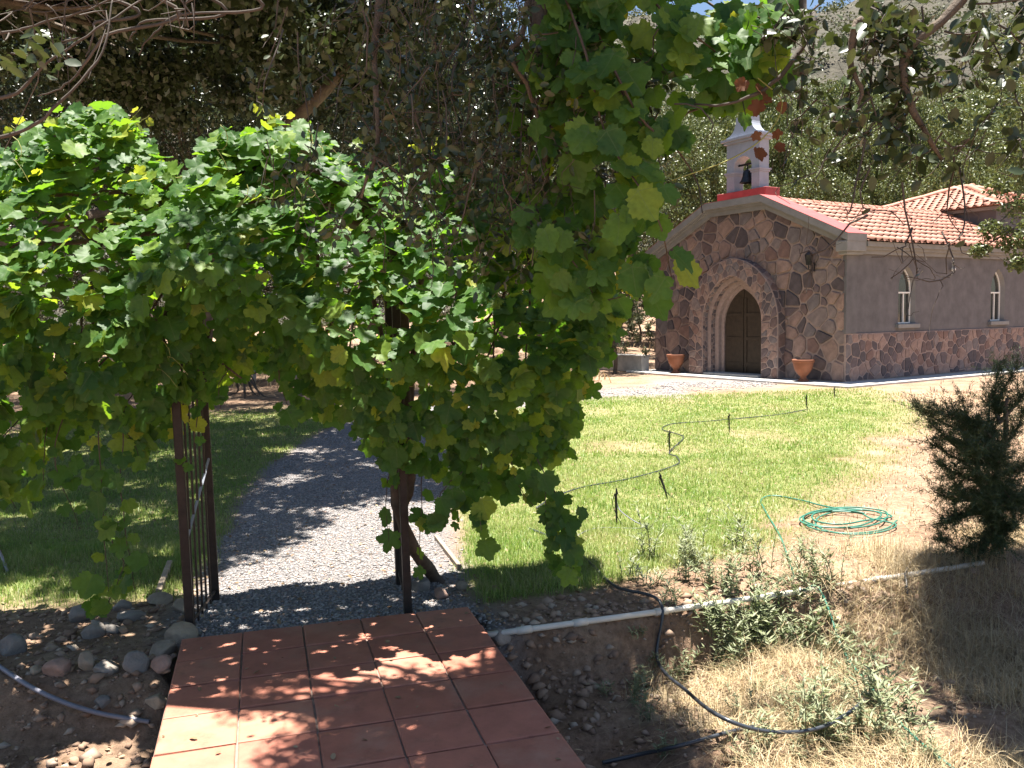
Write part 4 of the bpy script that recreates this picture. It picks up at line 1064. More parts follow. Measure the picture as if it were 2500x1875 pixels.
# ------------------------------------------------------------------ trees
def clump_cloud(centres, radii, n_per, size, rg_, tpl=DIA, upb=0.5, flat=0.75, cam_n=0.0):
    C_ = np.repeat(centres, n_per, 0); R_ = np.repeat(radii, n_per)
    d = rdir(len(C_), rg_); r = R_ * rg_.random(len(C_)) ** 0.45
    P_ = C_ + d * r[:, None] * np.array([1, 1, flat])
    N_ = rdir(len(P_), rg_) * 0.9 + d * 0.35 + np.array([0, 0, upb]); T_ = rdir(len(P_), rg_) + np.array([0, 0, -0.35])
    X_, Y_, Z_ = basis(N_, T_)
    return scatter(tpl[0], tpl[1], P_, X_, Y_, Z_, size * rg_.uniform(0.6, 1.3, len(P_)))

def crown_mesh(name, seed, n_cl, n_per, size, m_, zlo=0.28, flat=0.8):
    """unit crown: height 1 (0..1), radius about 0.5, many uneven clumps"""
    rg_ = np.random.default_rng(seed)
    d = rdir(n_cl * 3, rg_); d = d[d[:, 2] > -0.55][:n_cl]
    r = 0.30 + 0.20 * rg_.random(len(d)) ** 0.5
    lob = 0.82 + 0.36 * vnoise(d[:, 0] * 2 + 5, d[:, 1] * 2 + d[:, 2] * 3, 0.7, seed)
    ctr = np.stack([d[:, 0] * r * lob, d[:, 1] * r * lob, (zlo + (1 - zlo) * 0.42) + d[:, 2] * (1 - zlo) * 0.5 * lob * (r / 0.45)], 1)
    V, F_ = clump_cloud(ctr, rg_.uniform(0.05, 0.10, len(ctr)), n_per, size, rg_)
    return npm(name, V, F_, m_), ctr

def make_tree(name, label, loc, h, rx, crown, ctrs, group, rg_, trunk_r=0.16, lean=(0, 0), mbark='bark', cat='tree', rot=None):
    t = empty(name, loc); tag(t, label, cat, group)
    rot = rg_.uniform(0, 6.28) if rot is None else rot
    c_ = link('crown', crown, t); c_.scale = (rx * 2, rx * 2, h); c_.rotation_euler = (0, 0, rot); c_.location = (lean[0], lean[1], 0)
    Rz = np.array(Matrix.Rotation(rot, 3, 'Z'))
    mb = MB()
    fork = np.array([lean[0] * 0.6, lean[1] * 0.6, h * 0.33])
    mb.tube(spline([(0, 0, -0.3), (lean[0] * 0.15 + 0.08, lean[1] * 0.2, h * 0.15), fork], 9), np.linspace(trunk_r * 1.25, trunk_r * 0.8, 9), 8); mb.build('trunk', M[mbark], t, True)
    mb = MB()
    for i in rg_.choice(len(ctrs), min(16, len(ctrs)), replace=False):
        e = Rz @ (ctrs[i] * np.array([rx * 2, rx * 2, h])) + np.array([lean[0], lean[1], 0])
        mb.tube(spline([fork, fork * 0.4 + e * 0.6 + np.array([0, 0, -0.03 * h]) + rg_.normal(0, 0.03 * h, 3), e], 8), np.linspace(trunk_r * 0.42, trunk_r * 0.06, 8), 5, False)
    mb.build('limb', M[mbark], t, True, fix=False)
    return t

rgt = np.random.default_rng(5)
BIG = [crown_mesh('crown', 100 + i, 240, 400, 0.0078, M['oak_shaded']) for i in range(2)]
FAR = [crown_mesh('crown', 200 + i, 190, 300, 0.0125, M['oak_far']) for i in range(3)]
def ground_at(x, y): return (x, y, float(np.maximum(gz(x, y), hillz(x, y) if y > 50 else -9)))
# dark oaks on the left behind the arbor
lefts = [(-7.7, 21.0, 10.5, 4.6, 'leaning oak nearest behind the arbor, its dark trunk in the gap'), (-12.5, 19.0, 11, 5.2, 'dark oak filling the left edge behind the vine'), (-3.2, 24.5, 11.5, 5.0, 'dark oak behind the arbor right of the leaning oak'),
         (0.8, 29, 11, 4.4, 'oak standing behind the vine left of the chapel'), (-10.5, 28, 13, 5.5, 'tall oak further back at left'), (-17.5, 27, 13, 5.5, 'far oak at the very left of the grove'), (-5.5, 33, 14, 5.5, 'far oak at the back of the grove, above the arbor')]
LOWC = crown_mesh('crown', 150, 240, 330, 0.0085, M['oak_shaded'], 0.03)
for i, (x, y, h, r, lab) in enumerate(((-22, 33, 10, 5.0, 'low spreading oak at the far left behind the grove'), (-15, 36, 10, 5.0, 'low spreading oak behind the far left trunks'), (-9, 39, 10, 5.2, 'low spreading oak closing the view behind the bench'), (-2.5, 40, 10, 5.0, 'low spreading oak far behind the right arbor post'), (-19, 24, 9, 3.8, 'low spreading oak at the very left edge behind the vine'))):
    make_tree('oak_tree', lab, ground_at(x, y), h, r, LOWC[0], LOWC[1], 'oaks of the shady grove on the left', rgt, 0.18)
for i, (x, y, h, r, lab) in enumerate(lefts):
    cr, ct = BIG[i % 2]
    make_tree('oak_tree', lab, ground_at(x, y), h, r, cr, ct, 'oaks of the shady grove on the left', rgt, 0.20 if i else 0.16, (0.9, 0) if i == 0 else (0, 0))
# overhead oak left, mostly above the frame: shades lawn and path
LO = empty('oak_tree', ground_at(-7.6, 10.5)); tag(LO, 'oak overhanging from the left, its underside shading lawn and path', 'tree', 'oaks of the shady grove on the left'); LOv = np.array(LO.location)
mb = MB(); mb.tube(spline([(0, 0, -0.3), (0.15, 0, 1.6), (0.7, 0, 3.4), (1.4, -0.2, 5.7)], 12), np.linspace(0.28, 0.17, 12), 9); mb.build('trunk', M['bark'], LO, True)
cl, cr_ = [], []
for gx0 in np.arange(-7.8, -0.6, 0.5):
    for gy0 in np.arange(4.9, 14.5, 0.5):
        x, y, z_ = gx0 + rgt.normal(0, 0.2), gy0 + rgt.normal(0, 0.2), rgt.uniform(5.2, 7.4)
        if x > -4.3 and y < 5.0 or (x > -1.9 and y < 7.7 + 0.8 * rgt.random()) or (x > -0.9 and y > 12.5): continue
        if vnoise(x, y, 0.9, 95) < 0.15: continue
        t = (z_ + 0.15) / SUNV[2]; cl.append((x + SUNV[0] * t, y + SUNV[1] * t, z_)); cr_.append(rgt.uniform(0.38, 0.62))
for gx0 in np.arange(-12.5, -2.2, 0.9):
    for gy0 in np.arange(14.5, 21, 0.9):
        x, y, z_ = gx0 + rgt.normal(0, 0.3), gy0 + rgt.normal(0, 0.3), rgt.uniform(6.4, 8.6)
        if vnoise(x, y, 1.3, 97) < 0.25: continue
        t = (z_ + 0.15) / SUNV[2]; cl.append((x + SUNV[0] * t, y + SUNV[1] * t, z_)); cr_.append(rgt.uniform(0.6, 0.85))
V, F_ = clump_cloud(np.array(cl), np.array(cr_), 420, 0.125, rgt, DIA, 0.6, 0.6)
o_ = link('crown', npm('crown', V - LOv, F_, M['oak_shaded']), LO); tag(o_, kind='stuff')
mb = MB()
for p in cl[::9]:
    p = np.array(p) - LOv; s_ = np.array((1.4, -0.2, 5.6)); mb.tube(spline([s_, (s_ + p) / 2 + rgt.normal(0, 0.2, 3), p], 8), np.linspace(0.05, 0.008, 8), 5, False)
mb.build('limb', M['bark'], LO, True, fix=False)
mb = MB(); mb.tube(spline([np.array((0.4, 0.1, 2.4)) + LOv, (-6.3, 11.6, 2.9), at(470, 490, 13), at(560, 440, 13), at(680, 330, 13.1), at(800, 215, 13.3), at(930, 60, 13.6), at(1000, -60, 14)], 30) - LOv, np.linspace(0.15, 0.06, 30), 8); mb.build('limb', M['bark'], LO, True)
# sunlit trees behind the chapel
rights = [(6.2, 36, 9.5, 3.4, 'sunlit tree left of the bell gable'), (9.9, 40, 12.0, 3.8, 'sunlit tree directly behind the bell gable'), (13.4, 38, 10.0, 3.6, 'sunlit rounded tree behind the chapel ridge'), (18.2, 45, 14.0, 4.2, 'tall sunlit tree behind the middle of the chapel roof'),
          (17.6, 37, 10.5, 3.6, 'dark leaved tree just left of the rear hipped roof'), (23.0, 40, 13.0, 4.2, 'sunlit tree right of the rear hipped roof'), (26, 37, 12.5, 4.0, 'tree at the right edge behind the chapel'), (13.8, 52, 14, 4.2, 'pale tree high on the slope behind the bell gable'),
          (22, 56, 15, 4.6, 'pale tree on the slope above the rear hipped roof'), (30, 54, 16, 5, 'pale tree on the slope at far right'), (20, 68, 13, 4.6, 'tree on the open slope above the bell gable, right of the vine'), (33, 72, 14, 5.0, 'tree on the open slope behind the hanging oak leaves'), (42, 66, 14, 5.2, 'tree high on the slope in the right corner'), (28, 84, 14, 5.2, 'small far tree in the middle of the scrub slope'), (13, 66, 13, 4.6, 'far tree on the slope just left of the belfry'), (7.0, 50, 13, 4.2, 'pale tree on the slope above the vine')]
for i, (x, y, h, r, lab) in enumerate(rights):
    cr, ct = FAR[i % 3]
    make_tree('tree', lab, ground_at(x, y), h, r, cr, ct, 'sunlit trees behind the chapel', rgt, 0.16)
# small tree and bushes seen left of the chapel
SM = [crown_mesh('crown', 300 + i, 60, 70, 0.035, M['shrub'], 0.12) for i in range(2)]
p = G(1497, 835); make_tree('young_tree', 'slender young tree on dry ground left of the chapel', p, 3.0, 1.1, SM[0][0], SM[0][1], None, rgt, 0.055)
for (u, v, h, r, lab) in ((1575, 745, 2.6, 1.4, 'grey-green bush close to the chapel corner'), (1440, 770, 2.2, 1.3, 'grey-green bush half behind the vine'), (1540, 700, 3.4, 1.8, 'bush highest up the dry slope')):
    p = at(u, v, 37.0); p = np.array(ground_at(p[0], 37.0 + (775 - v) * 0.06)); make_tree('bush', lab, p, h, r, SM[1][0], SM[1][1], 'bushes on the dry slope', rgt, 0.05, cat='bush')
# scrub on the hillside
rg = np.random.default_rng(91)
n_ = 5200; x = rg.uniform(-150, 190, n_); y = rg.uniform(60, 195, n_)
k_ = (np.abs(x) < 0.7 * y + 5)
x, y = x[k_], y[k_]
r = rg.uniform(0.8, 2.2, len(x))
V, F_ = clump_cloud(np.stack([x, y, hillz(x, y) + r * 0.4], 1), r, 36, 0.5, rg, DIA, 0.6, 0.7)
o_ = link('hillside_scrub', npm('hillside_scrub', V, F_, M['shrub'])); tag(o_, 'scrub bushes scattered over the far hillside', 'scrub', kind='stuff')

# ------------------------------------------------------------------ overhanging oak (hangs in from above)
OK = empty('overhanging_oak', (4.3, 2.2, -0.4)); tag(OK, 'live oak overhanging from above, its twiggy branches hanging in shadow', 'tree')
oO = np.array(OK.location)
rg = np.random.default_rng(55)
wood([(4.3, 2.2, -0.8), (4.2, 2.3, 1.2), (3.9, 2.6, 2.8), (3.3, 3.1, 4.2)], 0.26, 0.17, OK, 'trunk', M['bark'], oO, 10)
wood([(3.5, 3.0, 3.9), (2.2, 3.3, 4.4), (0.8, 3.5, 4.3), (-0.6, 3.7, 4.1), (-1.6, 3.8, 4.0)], 0.13, 0.05, OK, 'limb', M['bark'], oO, 8)
wood([(3.9, 2.6, 2.9), (3.0, 3.6, 4.2), (2.0, 4.4, 5.0), (0.6, 4.4, 5.2)], 0.11, 0.04, OK, 'limb', M['bark'], oO, 8)
wood([(0.25, 3.55, 4.25), (0.16, 3.45, 3.3), at(1322, 60, 3.42), at(1340, 220, 3.42), at(1335, 380, 3.45), at(1320, 520, 3.5), at(1345, 640, 3.5)], 0.045, 0.012, OK, 'limb', M['bark'], oO, 7)
wood([(-0.5, 3.6, 4.1), at(930, -60, 3.5), at(915, 120, 3.45), at(930, 330, 3.4), at(900, 480, 3.4)], 0.022, 0.005, OK, 'limb', M['bark'], oO, 6)
wood([(0.15, 3.5, 3.3), at(1280, 60, 3.35), at(1250, 130, 3.3), at(1300, 230, 3.35), at(1330, 330, 3.4)], 0.014, 0.006, OK, 'limb', M['bark'], oO, 6)
tw = MB(); lp, ln_, lt = [], [], []
def twig(p0, p1, r, leaves, sz=0.03, wob=0.02, droop=-0.05):
    p0, p1 = np.array(p0, float), np.array(p1, float)
    c_ = spline([p0, (p0 + p1) / 2 + rg.normal(0, 0.05, 3) + np.array([0, 0, droop]), p1], 8) + np.cumsum(rg.normal(0, wob / 3, (8, 3)), 0)
    tw.tube(c_, np.linspace(r, r * 0.35, 8), 4, False)
    for _ in range(leaves):
        i = rg.integers(2, 8); lp.append(c_[i] + rg.normal(0, 0.018, 3)); ln_.append(rg.normal(0, 1, 3) + np.array([0, -0.3, 0.5])); lt.append(rg.normal(0, 1, 3) + np.array([0, 0, -0.5]))
    return c_
# central hanging curtain
for _ in range(260):
    u = rg.normal(1180, 230); v = rg.uniform(-80, 560) * (0.55 + 0.45 * rg.random()) ; y0 = rg.uniform(3.15, 3.9)
    lim = 720 - 0.0011 * (u - 1250) ** 2
    du, dv = rg.normal(0, 60), rg.uniform(60, 260)
    if v + dv > lim or u < 640: continue
    twig(at(u, v, y0), at(u + du, v + dv, y0 + rg.normal(0, 0.08)), rg.uniform(0.0015, 0.004), rg.integers(5, 20))
for (u, v, k_) in ((720, 420, 14), (760, 470, 10), (690, 480, 6), (830, 560, 14), (900, 500, 10), (1000, 520, 16), (1080, 600, 14), (1180, 640, 12), (940, 400, 12), (860, 300, 12), (1450, 190, 40), (1480, 260, 30), (1380, 170, 22), (1230, 120, 26), (1050, 60, 24), (900, 60, 16), (1150, 380, 34), (1260, 440, 34), (1360, 500, 26), (1050, 300, 28), (1200, 240, 26)):
    for q in range(k_ // 2):
        a = at(u + rg.normal(0, 40), v + rg.normal(0, 35), rg.uniform(3.1, 3.7)); twig(a + np.array([0, 0, 0.08]), a + rg.normal(0, 0.06, 3), 0.002, 3)
# branches hanging at the upper right
wood([(2.2, 3.3, 4.4), (1.9, 3.1, 3.3), at(2360, -20, 3.0), at(2220, 120, 3.0), at(2230, 230, 3.0), at(2270, 310, 3.0), at(2330, 380, 3.05)], 0.028, 0.006, OK, 'limb', M['bark'], oO, 6)
wood([(1.6, 3.4, 4.3), at(2150, -60, 3.05), at(2090, 60, 3.0), at(2085, 160, 3.0), at(2120, 230, 3.0), at(2060, 330, 3.05)], 0.018, 0.004, OK, 'limb', M['bark'], oO, 6)
wood([(1.3, 3.4, 4.3), at(1960, -50, 3.2), at(1990, 40, 3.15), at(1950, 130, 3.1), at(1880, 200, 3.1), at(1800, 235, 3.1), at(1700, 240, 3.2)], 0.016, 0.004, OK, 'limb', M['twig'], oO, 6)
for (u0, v0, u1, v1, nl) in ((2000, 10, 1930, 120, 12), (1990, 60, 1940, 180, 8), (2090, 60, 2010, 230, 4), (2085, 160, 1985, 250, 10), (2120, 230, 2040, 290, 5), (2090, 130, 2170, 60, 8), (2220, 120, 2150, 180, 22), (2225, 160, 2190, 260, 20), (2250, 60, 2180, 40, 26), (2260, 20, 2220, 100, 26), (2230, 130, 2290, 190, 14), (2300, 100, 2350, 60, 10), (2240, 240, 2200, 320, 12), (2330, 100, 2370, 140, 9), (2300, 330, 2420, 380, 4), (2330, 380, 2440, 250, 8), (2290, 320, 2230, 380, 4), (2120, 230, 2200, 290, 3),
                             (1960, 30, 1900, -20, 12), (1930, 10, 1880, 60, 10), (2100, 10, 2060, 70, 12), (2140, 60, 2120, 170, 10), (2160, 10, 2230, 30, 16), (2000, 240, 1990, 310, 5), (2060, 330, 1990, 420, 2), (2130, 400, 2200, 520, 1), (2200, 440, 2225, 640, 1), (2330, 380, 2360, 560, 0), (2340, 400, 2310, 640, 1), (2120, 520, 1960, 600, 0), (2225, 560, 2110, 620, 0), (2300, 560, 2240, 660, 0), (1950, 130, 1900, 260, 3), (2400, 30, 2450, 160, 14), (2440, 60, 2480, 120, 14), (2380, 20, 2420, -10, 14), (2470, 200, 2440, 330, 8), (2100, 330, 2020, 480, 0)):
    nl = int(nl * 1.7); c_ = twig(at(u0, v0, 3.02), at(u1, v1, 3.0 + rg.normal(0, 0.05)), 0.004, nl, wob=0.025)
    for q in range(3):
        i = rg.integers(2, 7); twig(c_[i], c_[i] + rg.normal(0, 0.09, 3) + np.array([0, 0, -0.04]), 0.002, nl // 4)
for (u0, v0, u1, v1) in ((2130, 400, 2350, 560), (2330, 380, 2215, 700)):
    pass
o_ = tw.add([], []).build('twigs', M['twig'], OK, True, fix=False); o_.location = -oO; tag(o_, kind='stuff')
lp, ln_, lt = map(np.array, (lp, ln_, lt))
k_ = ~((lp[:, 0] > 0.68) & (lp[:, 0] < 0.98) & (lp[:, 2] < 2.36)); lp, ln_, lt = lp[k_], ln_[k_], lt[k_]
X, Y, Z = basis(ln_, lt); S = rg.uniform(0.028, 0.05, len(lp)) * (1 + 0.25 * (lp[:, 0] > 0.85))
om = [npm('leaf', OLT[0] * np.array([a, 1, c_]), OLT[1], M['oak'], True) for a, c_ in ((1, 1), (1.2, -1), (0.85, 1.6), (1.1, 0.5))]
ordr = np.argsort(-(S / lp[:, 1]) * (1 + (lp[:, 0] > 0.8)))
i1, i2 = ordr[:300], ordr[300:]
leaf_objects(om, lp[i1], X[i1], Y[i1], Z[i1], S[i1], OK)
V, F_ = scatter(OLT[0], OLT[1], lp[i2], X[i2], Y[i2], Z[i2], S[i2])
o_ = link('foliage', npm('foliage', V - oO, F_, M['oak'], True), OK); tag(o_, kind='stuff')
# canopy above the frame: clusters added to shade the landing, lower right and vines
cl, cr_ = [], []
def over(gx_, gy_, z_, r_, gzv=-0.2):
    t = (z_ - gzv) / SUNV[2]; cl.append((gx_ + SUNV[0] * t, gy_ + SUNV[1] * t, z_)); cr_.append(r_)
for (x, y, z, r) in ((-0.35, 3.5, 4.3, 0.40), (0.05, 3.55, 4.4, 0.40), (-0.1, 3.0, 4.7, 0.42), (0.0, 2.5, 4.5, 0.45), (-0.7, 3.1, 4.8, 0.30), 
                     (2.3, 4.7, 4.8, 0.55), (2.8, 5.0, 5.2, 0.6), (3.4, 5.2, 5.4, 0.7), (2.7, 4.2, 5.2, 0.6), (3.3, 4.4, 5.4, 0.7), (2.4, 3.4, 5.0, 0.5), (3.0, 3.5, 5.4, 0.6), (2.7, 2.6, 5.0, 0.6), (4.2, 5.0, 5.8, 0.8), (4.0, 3.6, 5.6, 0.8)):
    over(x, y, z, r)
for _ in range(330):
    x, y = rg.uniform(2.3, 4.8), rg.uniform(2.2, 5.6)
    if y < bank_y(x) - 0.05 and x > 2.3 + 0.25 * max(0, y - 3.8): over(x, y, rg.uniform(4.6, 6.0), rg.uniform(0.28, 0.5))
for _ in range(44):
    cl.append((rg.uniform(-0.15, 0.6), rg.uniform(2.85, 3.75), rg.uniform(3.6, 4.3))); cr_.append(rg.uniform(0.2, 0.32))
for _ in range(46):
    cl.append((rg.uniform(-0.08, 0.65), rg.uniform(3.75, 5.5), rg.uniform(4.1, 4.9))); cr_.append(rg.uniform(0.22, 0.36))
for _ in range(13):
    over(rg.uniform(-1.7, -0.5), rg.uniform(3.35, 3.95), rg.uniform(4.2, 4.8), rg.uniform(0.12, 0.2))
for _ in range(14):
    over(rg.uniform(-0.7, 0.25), rg.uniform(2.3, 3.75), rg.uniform(4.2, 5.2), rg.uniform(0.2, 0.3))
big = np.array(cr_) > 0.21
V, F_ = clump_cloud(np.array(cl)[big], np.array(cr_)[big], 520, 0.05, rg, OLT, 0.7, 0.6)
V2s, F2s = clump_cloud(np.array(cl)[~big], np.array(cr_)[~big], 110, 0.05, rg, OLT, 0.7, 0.6)
V, F_ = np.vstack([V, V2s]), np.vstack([F_, F2s + len(V)])
o_ = link('shade_canopy', npm('shade_canopy', V - oO, F_, M['oak'], True), OK); tag(o_, kind='stuff')
mb = MB()
for p in cl:
    p = np.array(p); s_ = np.array((2.2, 3.3, 4.4)) if p[0] > 0.8 else np.array((0.0, 3.6, 4.25)); mb.tube(spline([s_, (s_ + p) / 2 + rg.normal(0, 0.1, 3), p], 7), np.linspace(0.035, 0.008, 7), 5, False)
o_ = mb.build('limb', M['bark'], OK, True, fix=False); o_.location = -oO

# grapevine that has climbed into the oak
V2_ = empty('climbing_grapevine', (0.35, 3.6, 0.0)); tag(V2_, 'large-leaved grapevine climbing through the oak above the chapel door', 'grapevine'); v2O = np.array(V2_.location)
rg = np.random.default_rng(66)
lp, ln_, lt, lsz = [], [], [], []
stems = [((0.2, 3.5, 3.2), (1500, 40), (1560, 180), (1540, 330), (1600, 470)), ((0.3, 3.5, 3.2), (1620, 30), (1700, 90), (1790, 170), (1820, 280)), ((0.1, 3.5, 3.2), (1420, 100), (1480, 330), (1600, 520), (1640, 680)), ((0.2, 3.5, 3.1), (1540, 250), (1640, 350), (1700, 440), (1715, 520)), ((0.1, 3.5, 3.0), (1380, 300), (1420, 460), (1500, 560), (1560, 640)), ((0.3, 3.5, 3.2), (1750, 20), (1850, 40), (1880, 90), (1830, 130)), ((0.1, 3.5, 2.9), (1300, 420), (1330, 560), (1400, 640), (1450, 720)), ((0.2, 3.5, 3.2), (1480, 20), (1400, 60), (1350, 140), (1390, 240)), ((0.2, 3.4, 3.1), (1560, 300), (1690, 270), (1800, 240), (1850, 190))]
for st in stems:
    y0 = rg.uniform(3.0, 3.5); c_ = spline([st[0]] + [at(u, v, y0 + rg.normal(0, 0.08)) for u, v in st[1:]], 26)
    mb = MB(); mb.tube(c_ - v2O, np.linspace(0.006, 0.002, 26), 5, False); mb.build('stem', M['vinewood'], V2_, True, fix=False)
    for i in range(3, 26):
        for _ in range(3):
            lp.append(c_[i] + rg.normal(0, 0.05, 3)); ln_.append((rg.normal(0, 0.45), -1 + rg.normal(0, 0.3), 0.45 + rg.normal(0, 0.4))); lt.append((rg.normal(0, 0.55), rg.normal(0, 0.3), -1)); lsz.append(rg.uniform(0.06, 0.12))
lp, ln_, lt, lsz = map(np.array, (lp, ln_, lt, lsz))
k_ = ~((lp[:, 0] > 0.53) & (lp[:, 2] < 2.28) & (lp[:, 2] > 1.83)) & ~((lp[:, 0] > 0.66) & (lp[:, 2] < 2.42)) & ~((lp[:, 0] > 0.62) & (lp[:, 2] < 2.25)); lp, ln_, lt, lsz = lp[k_], ln_[k_], lt[k_], lsz[k_]
X, Y, Z = basis(ln_, lt)
k_ = rg.choice(len(lp), min(300, len(lp)), replace=False); leaf_objects(vmesh, lp[k_], X[k_], Y[k_], Z[k_], lsz[k_], V2_)
rest_ = np.setdiff1d(np.arange(len(lp)), k_)
if len(rest_):
    V, F_ = scatter(VLT[0][0], VLT[0][1], lp[rest_], X[rest_], Y[rest_], Z[rest_], lsz[rest_]); o_ = link('foliage', npm('foliage', V - v2O, F_, M['vine'], True, uv=np.tile(VLT[0][0][:, :2], (len(rest_), 1))), V2_); tag(o_, kind='stuff')
# withered red leaves near the bell gable
rm = [npm('withered_leaf', v, f, M['vine_red'], True) for v, f in VLT[:3]]
q = [at(u, v, 3.1) for u, v in ((1845, 210), (1855, 245), (1875, 235), (1910, 250), (1840, 325), (1848, 362), (1820, 195), (1894, 318), (1893, 355))]
n_ = len(q); X, Y, Z = basis(np.stack([rg.normal(0, 0.5, n_), -np.ones(n_), rg.normal(0.3, 0.3, n_)], 1), np.stack([rg.normal(0, 0.7, n_), 0 * np.ones(n_), -np.ones(n_)], 1))
leaf_objects(rm, np.array(q), X, Y, Z, rg.uniform(0.03, 0.055, n_), V2_, 'withered_leaf')
mb = MB(); mb.tube(spline([at(1640, 440, 3.1), at(1780, 390, 3.1), at(1870, 330, 3.1), at(1910, 250, 3.1), at(1850, 190, 3.1)], 16) - v2O, 0.0022, 4, False); mb.build('stem', M['cane'], V2_, True, fix=False)

# bare dead branches close at the upper left, on an oak standing outside the frame
DB = empty('leaning_oak', (-3.4, 1.0, -0.3)); tag(DB, 'near oak at upper left with bare grey branches', 'tree'); dO = np.array(DB.location)
rg = np.random.default_rng(44)
wood([(-3.4, 1.0, -0.6), (-3.3, 1.2, 1.5), (-3.0, 1.5, 3.0), (-2.6, 1.9, 4.2)], 0.2, 0.12, DB, 'trunk', M['bark'], dO, 9)
for st in ([(-3.1, 1.5, 2.4), (-350, 380, 2.1), (0, 330, 2.2), (120, 270, 2.2), (250, 120, 2.25), (270, 0, 2.3)], [(-3.1, 1.5, 2.6), (-350, 260, 2.2), (0, 240, 2.3), (90, 180, 2.3), (240, 60, 2.3), (380, -40, 2.4)], [(-3.1, 1.5, 2.6), (-350, 100, 2.2), (0, 90, 2.4), (130, 60, 2.4), (330, -10, 2.4)], [(-3.0, 1.6, 2.8), (180, -30, 2.4), (210, 70, 2.4), (190, 150, 2.4)], [(-3.0, 1.6, 2.9), (300, -40, 2.4), (250, 90, 2.4), (170, 180, 2.4), (80, 230, 2.4)], [(-2.9, 1.7, 3.0), (430, -40, 2.5), (340, 60, 2.5), (300, 110, 2.5)], [(-2.9, 1.7, 3.0), (520, -50, 2.5), (420, 40, 2.5), (330, 120, 2.5)]):
    c_ = [np.array(st[0])] + [at(*q_) for q_ in st[1:]]; wood(c_, 0.007, 0.002, DB, 'limb', M['twig'], dO, 6, 34, 0.008)
tw = MB()
for _ in range(30):
    u, v = rg.uniform(-40, 480), rg.uniform(-60, 200) * rg.random(); p = at(u, v, rg.uniform(2.1, 2.5)); tw.tube(spline([p, p + rg.normal(0, 0.05, 3), p + rg.normal(0, 0.10, 3) + np.array([0, 0, -0.03])], 6), np.linspace(0.0025, 0.001, 6), 4, False)
o_ = tw.build('twigs', M['twig'], DB, True, fix=False); o_.location = -dO; tag(o_, kind='stuff')
n_ = 40; q = np.array([at(rg.uniform(-20, 160), rg.uniform(80, 190), rg.uniform(2.0, 2.3)) for _ in range(n_)]); X, Y, Z = basis(rdir(n_, rg) + np.array([0, -0.3, 0.5]), rdir(n_, rg)); leaf_objects(om, q, X, Y, Z, rg.uniform(0.03, 0.045, n_), DB)
V, F_ = clump_cloud(np.array([(-2.9, 2.6, 4.6), (-2.4, 3.2, 4.8), (-2.2, 2.2, 4.4), (-3.2, 2.9, 5.0), (-2.6, 2.9, 4.9), (-2.0, 3.0, 4.7), (-3.4, 3.0, 5.2), (-1.9, 2.7, 4.6)] + [(rg.uniform(-4.0, -1.7), rg.uniform(1.9, 3.55), rg.uniform(4.6, 5.4)) for _ in range(80)]), np.array([0.5, 0.5, 0.45, 0.6, 0.5, 0.4, 0.6, 0.4] + [0.34] * 80), 420, 0.05, rg, OLT, 0.6, 0.6)  # unseen leaf clumps above the frame, added to shade the rock bed
o_ = link('shade_canopy', npm('shade_canopy', V - dO, F_, M['oak'], True), DB); tag(o_, kind='stuff')

# leafy oak at the right edge, sunlit
RE = empty('oak_tree', (6.3, 8.3, -0.15)); tag(RE, 'sunlit small-leaved oak at the right edge before the chapel roof', 'tree'); rO = np.array(RE.location)
wood([(6.3, 8.3, -0.4), (6.2, 8.2, 1.5), (5.9, 8.0, 3.4), (5.6, 7.9, 5.0)], 0.16, 0.08, RE, 'trunk', M['bark'], rO, 8)
ctr = [at(u, v, y_) for u, v, y_ in ((2470, 370, 7.9), (2440, 450, 7.8), (2480, 500, 7.8), (2420, 560, 7.7), (2470, 590, 7.7), (2490, 640, 7.6), (2395, 610, 7.7), (2500, 430, 8.0), (2510, 300, 8.0), (2450, 220, 8.2), (2500, 140, 8.3), (2430, 120, 8.4), (2520, 560, 7.6), (2560, 400, 8), (2560, 250, 8), (2540, 60, 8.4), (2600, 500, 8))]
V, F_ = clump_cloud(np.array(ctr), np.array([0.16, 0.14, 0.17, 0.12, 0.15, 0.12, 0.09, 0.2, 0.25, 0.22, 0.3, 0.2, 0.2, 0.3, 0.3, 0.35, 0.3]), 330, 0.036, rg, OLT, 0.5, 0.8)
o_ = link('crown', npm('crown', V - rO, F_, M['oak_far'], True), RE); tag(o_, kind='stuff')
for c_ in ctr: wood([(6.0, 8.05, 2.8 + 0.3 * rg.random()), (np.array((5.9, 8.0, 3.2)) + c_) / 2 + rg.normal(0, 0.1, 3), c_], 0.02, 0.005, RE, 'limb', M['bark'], rO, 5, 10)

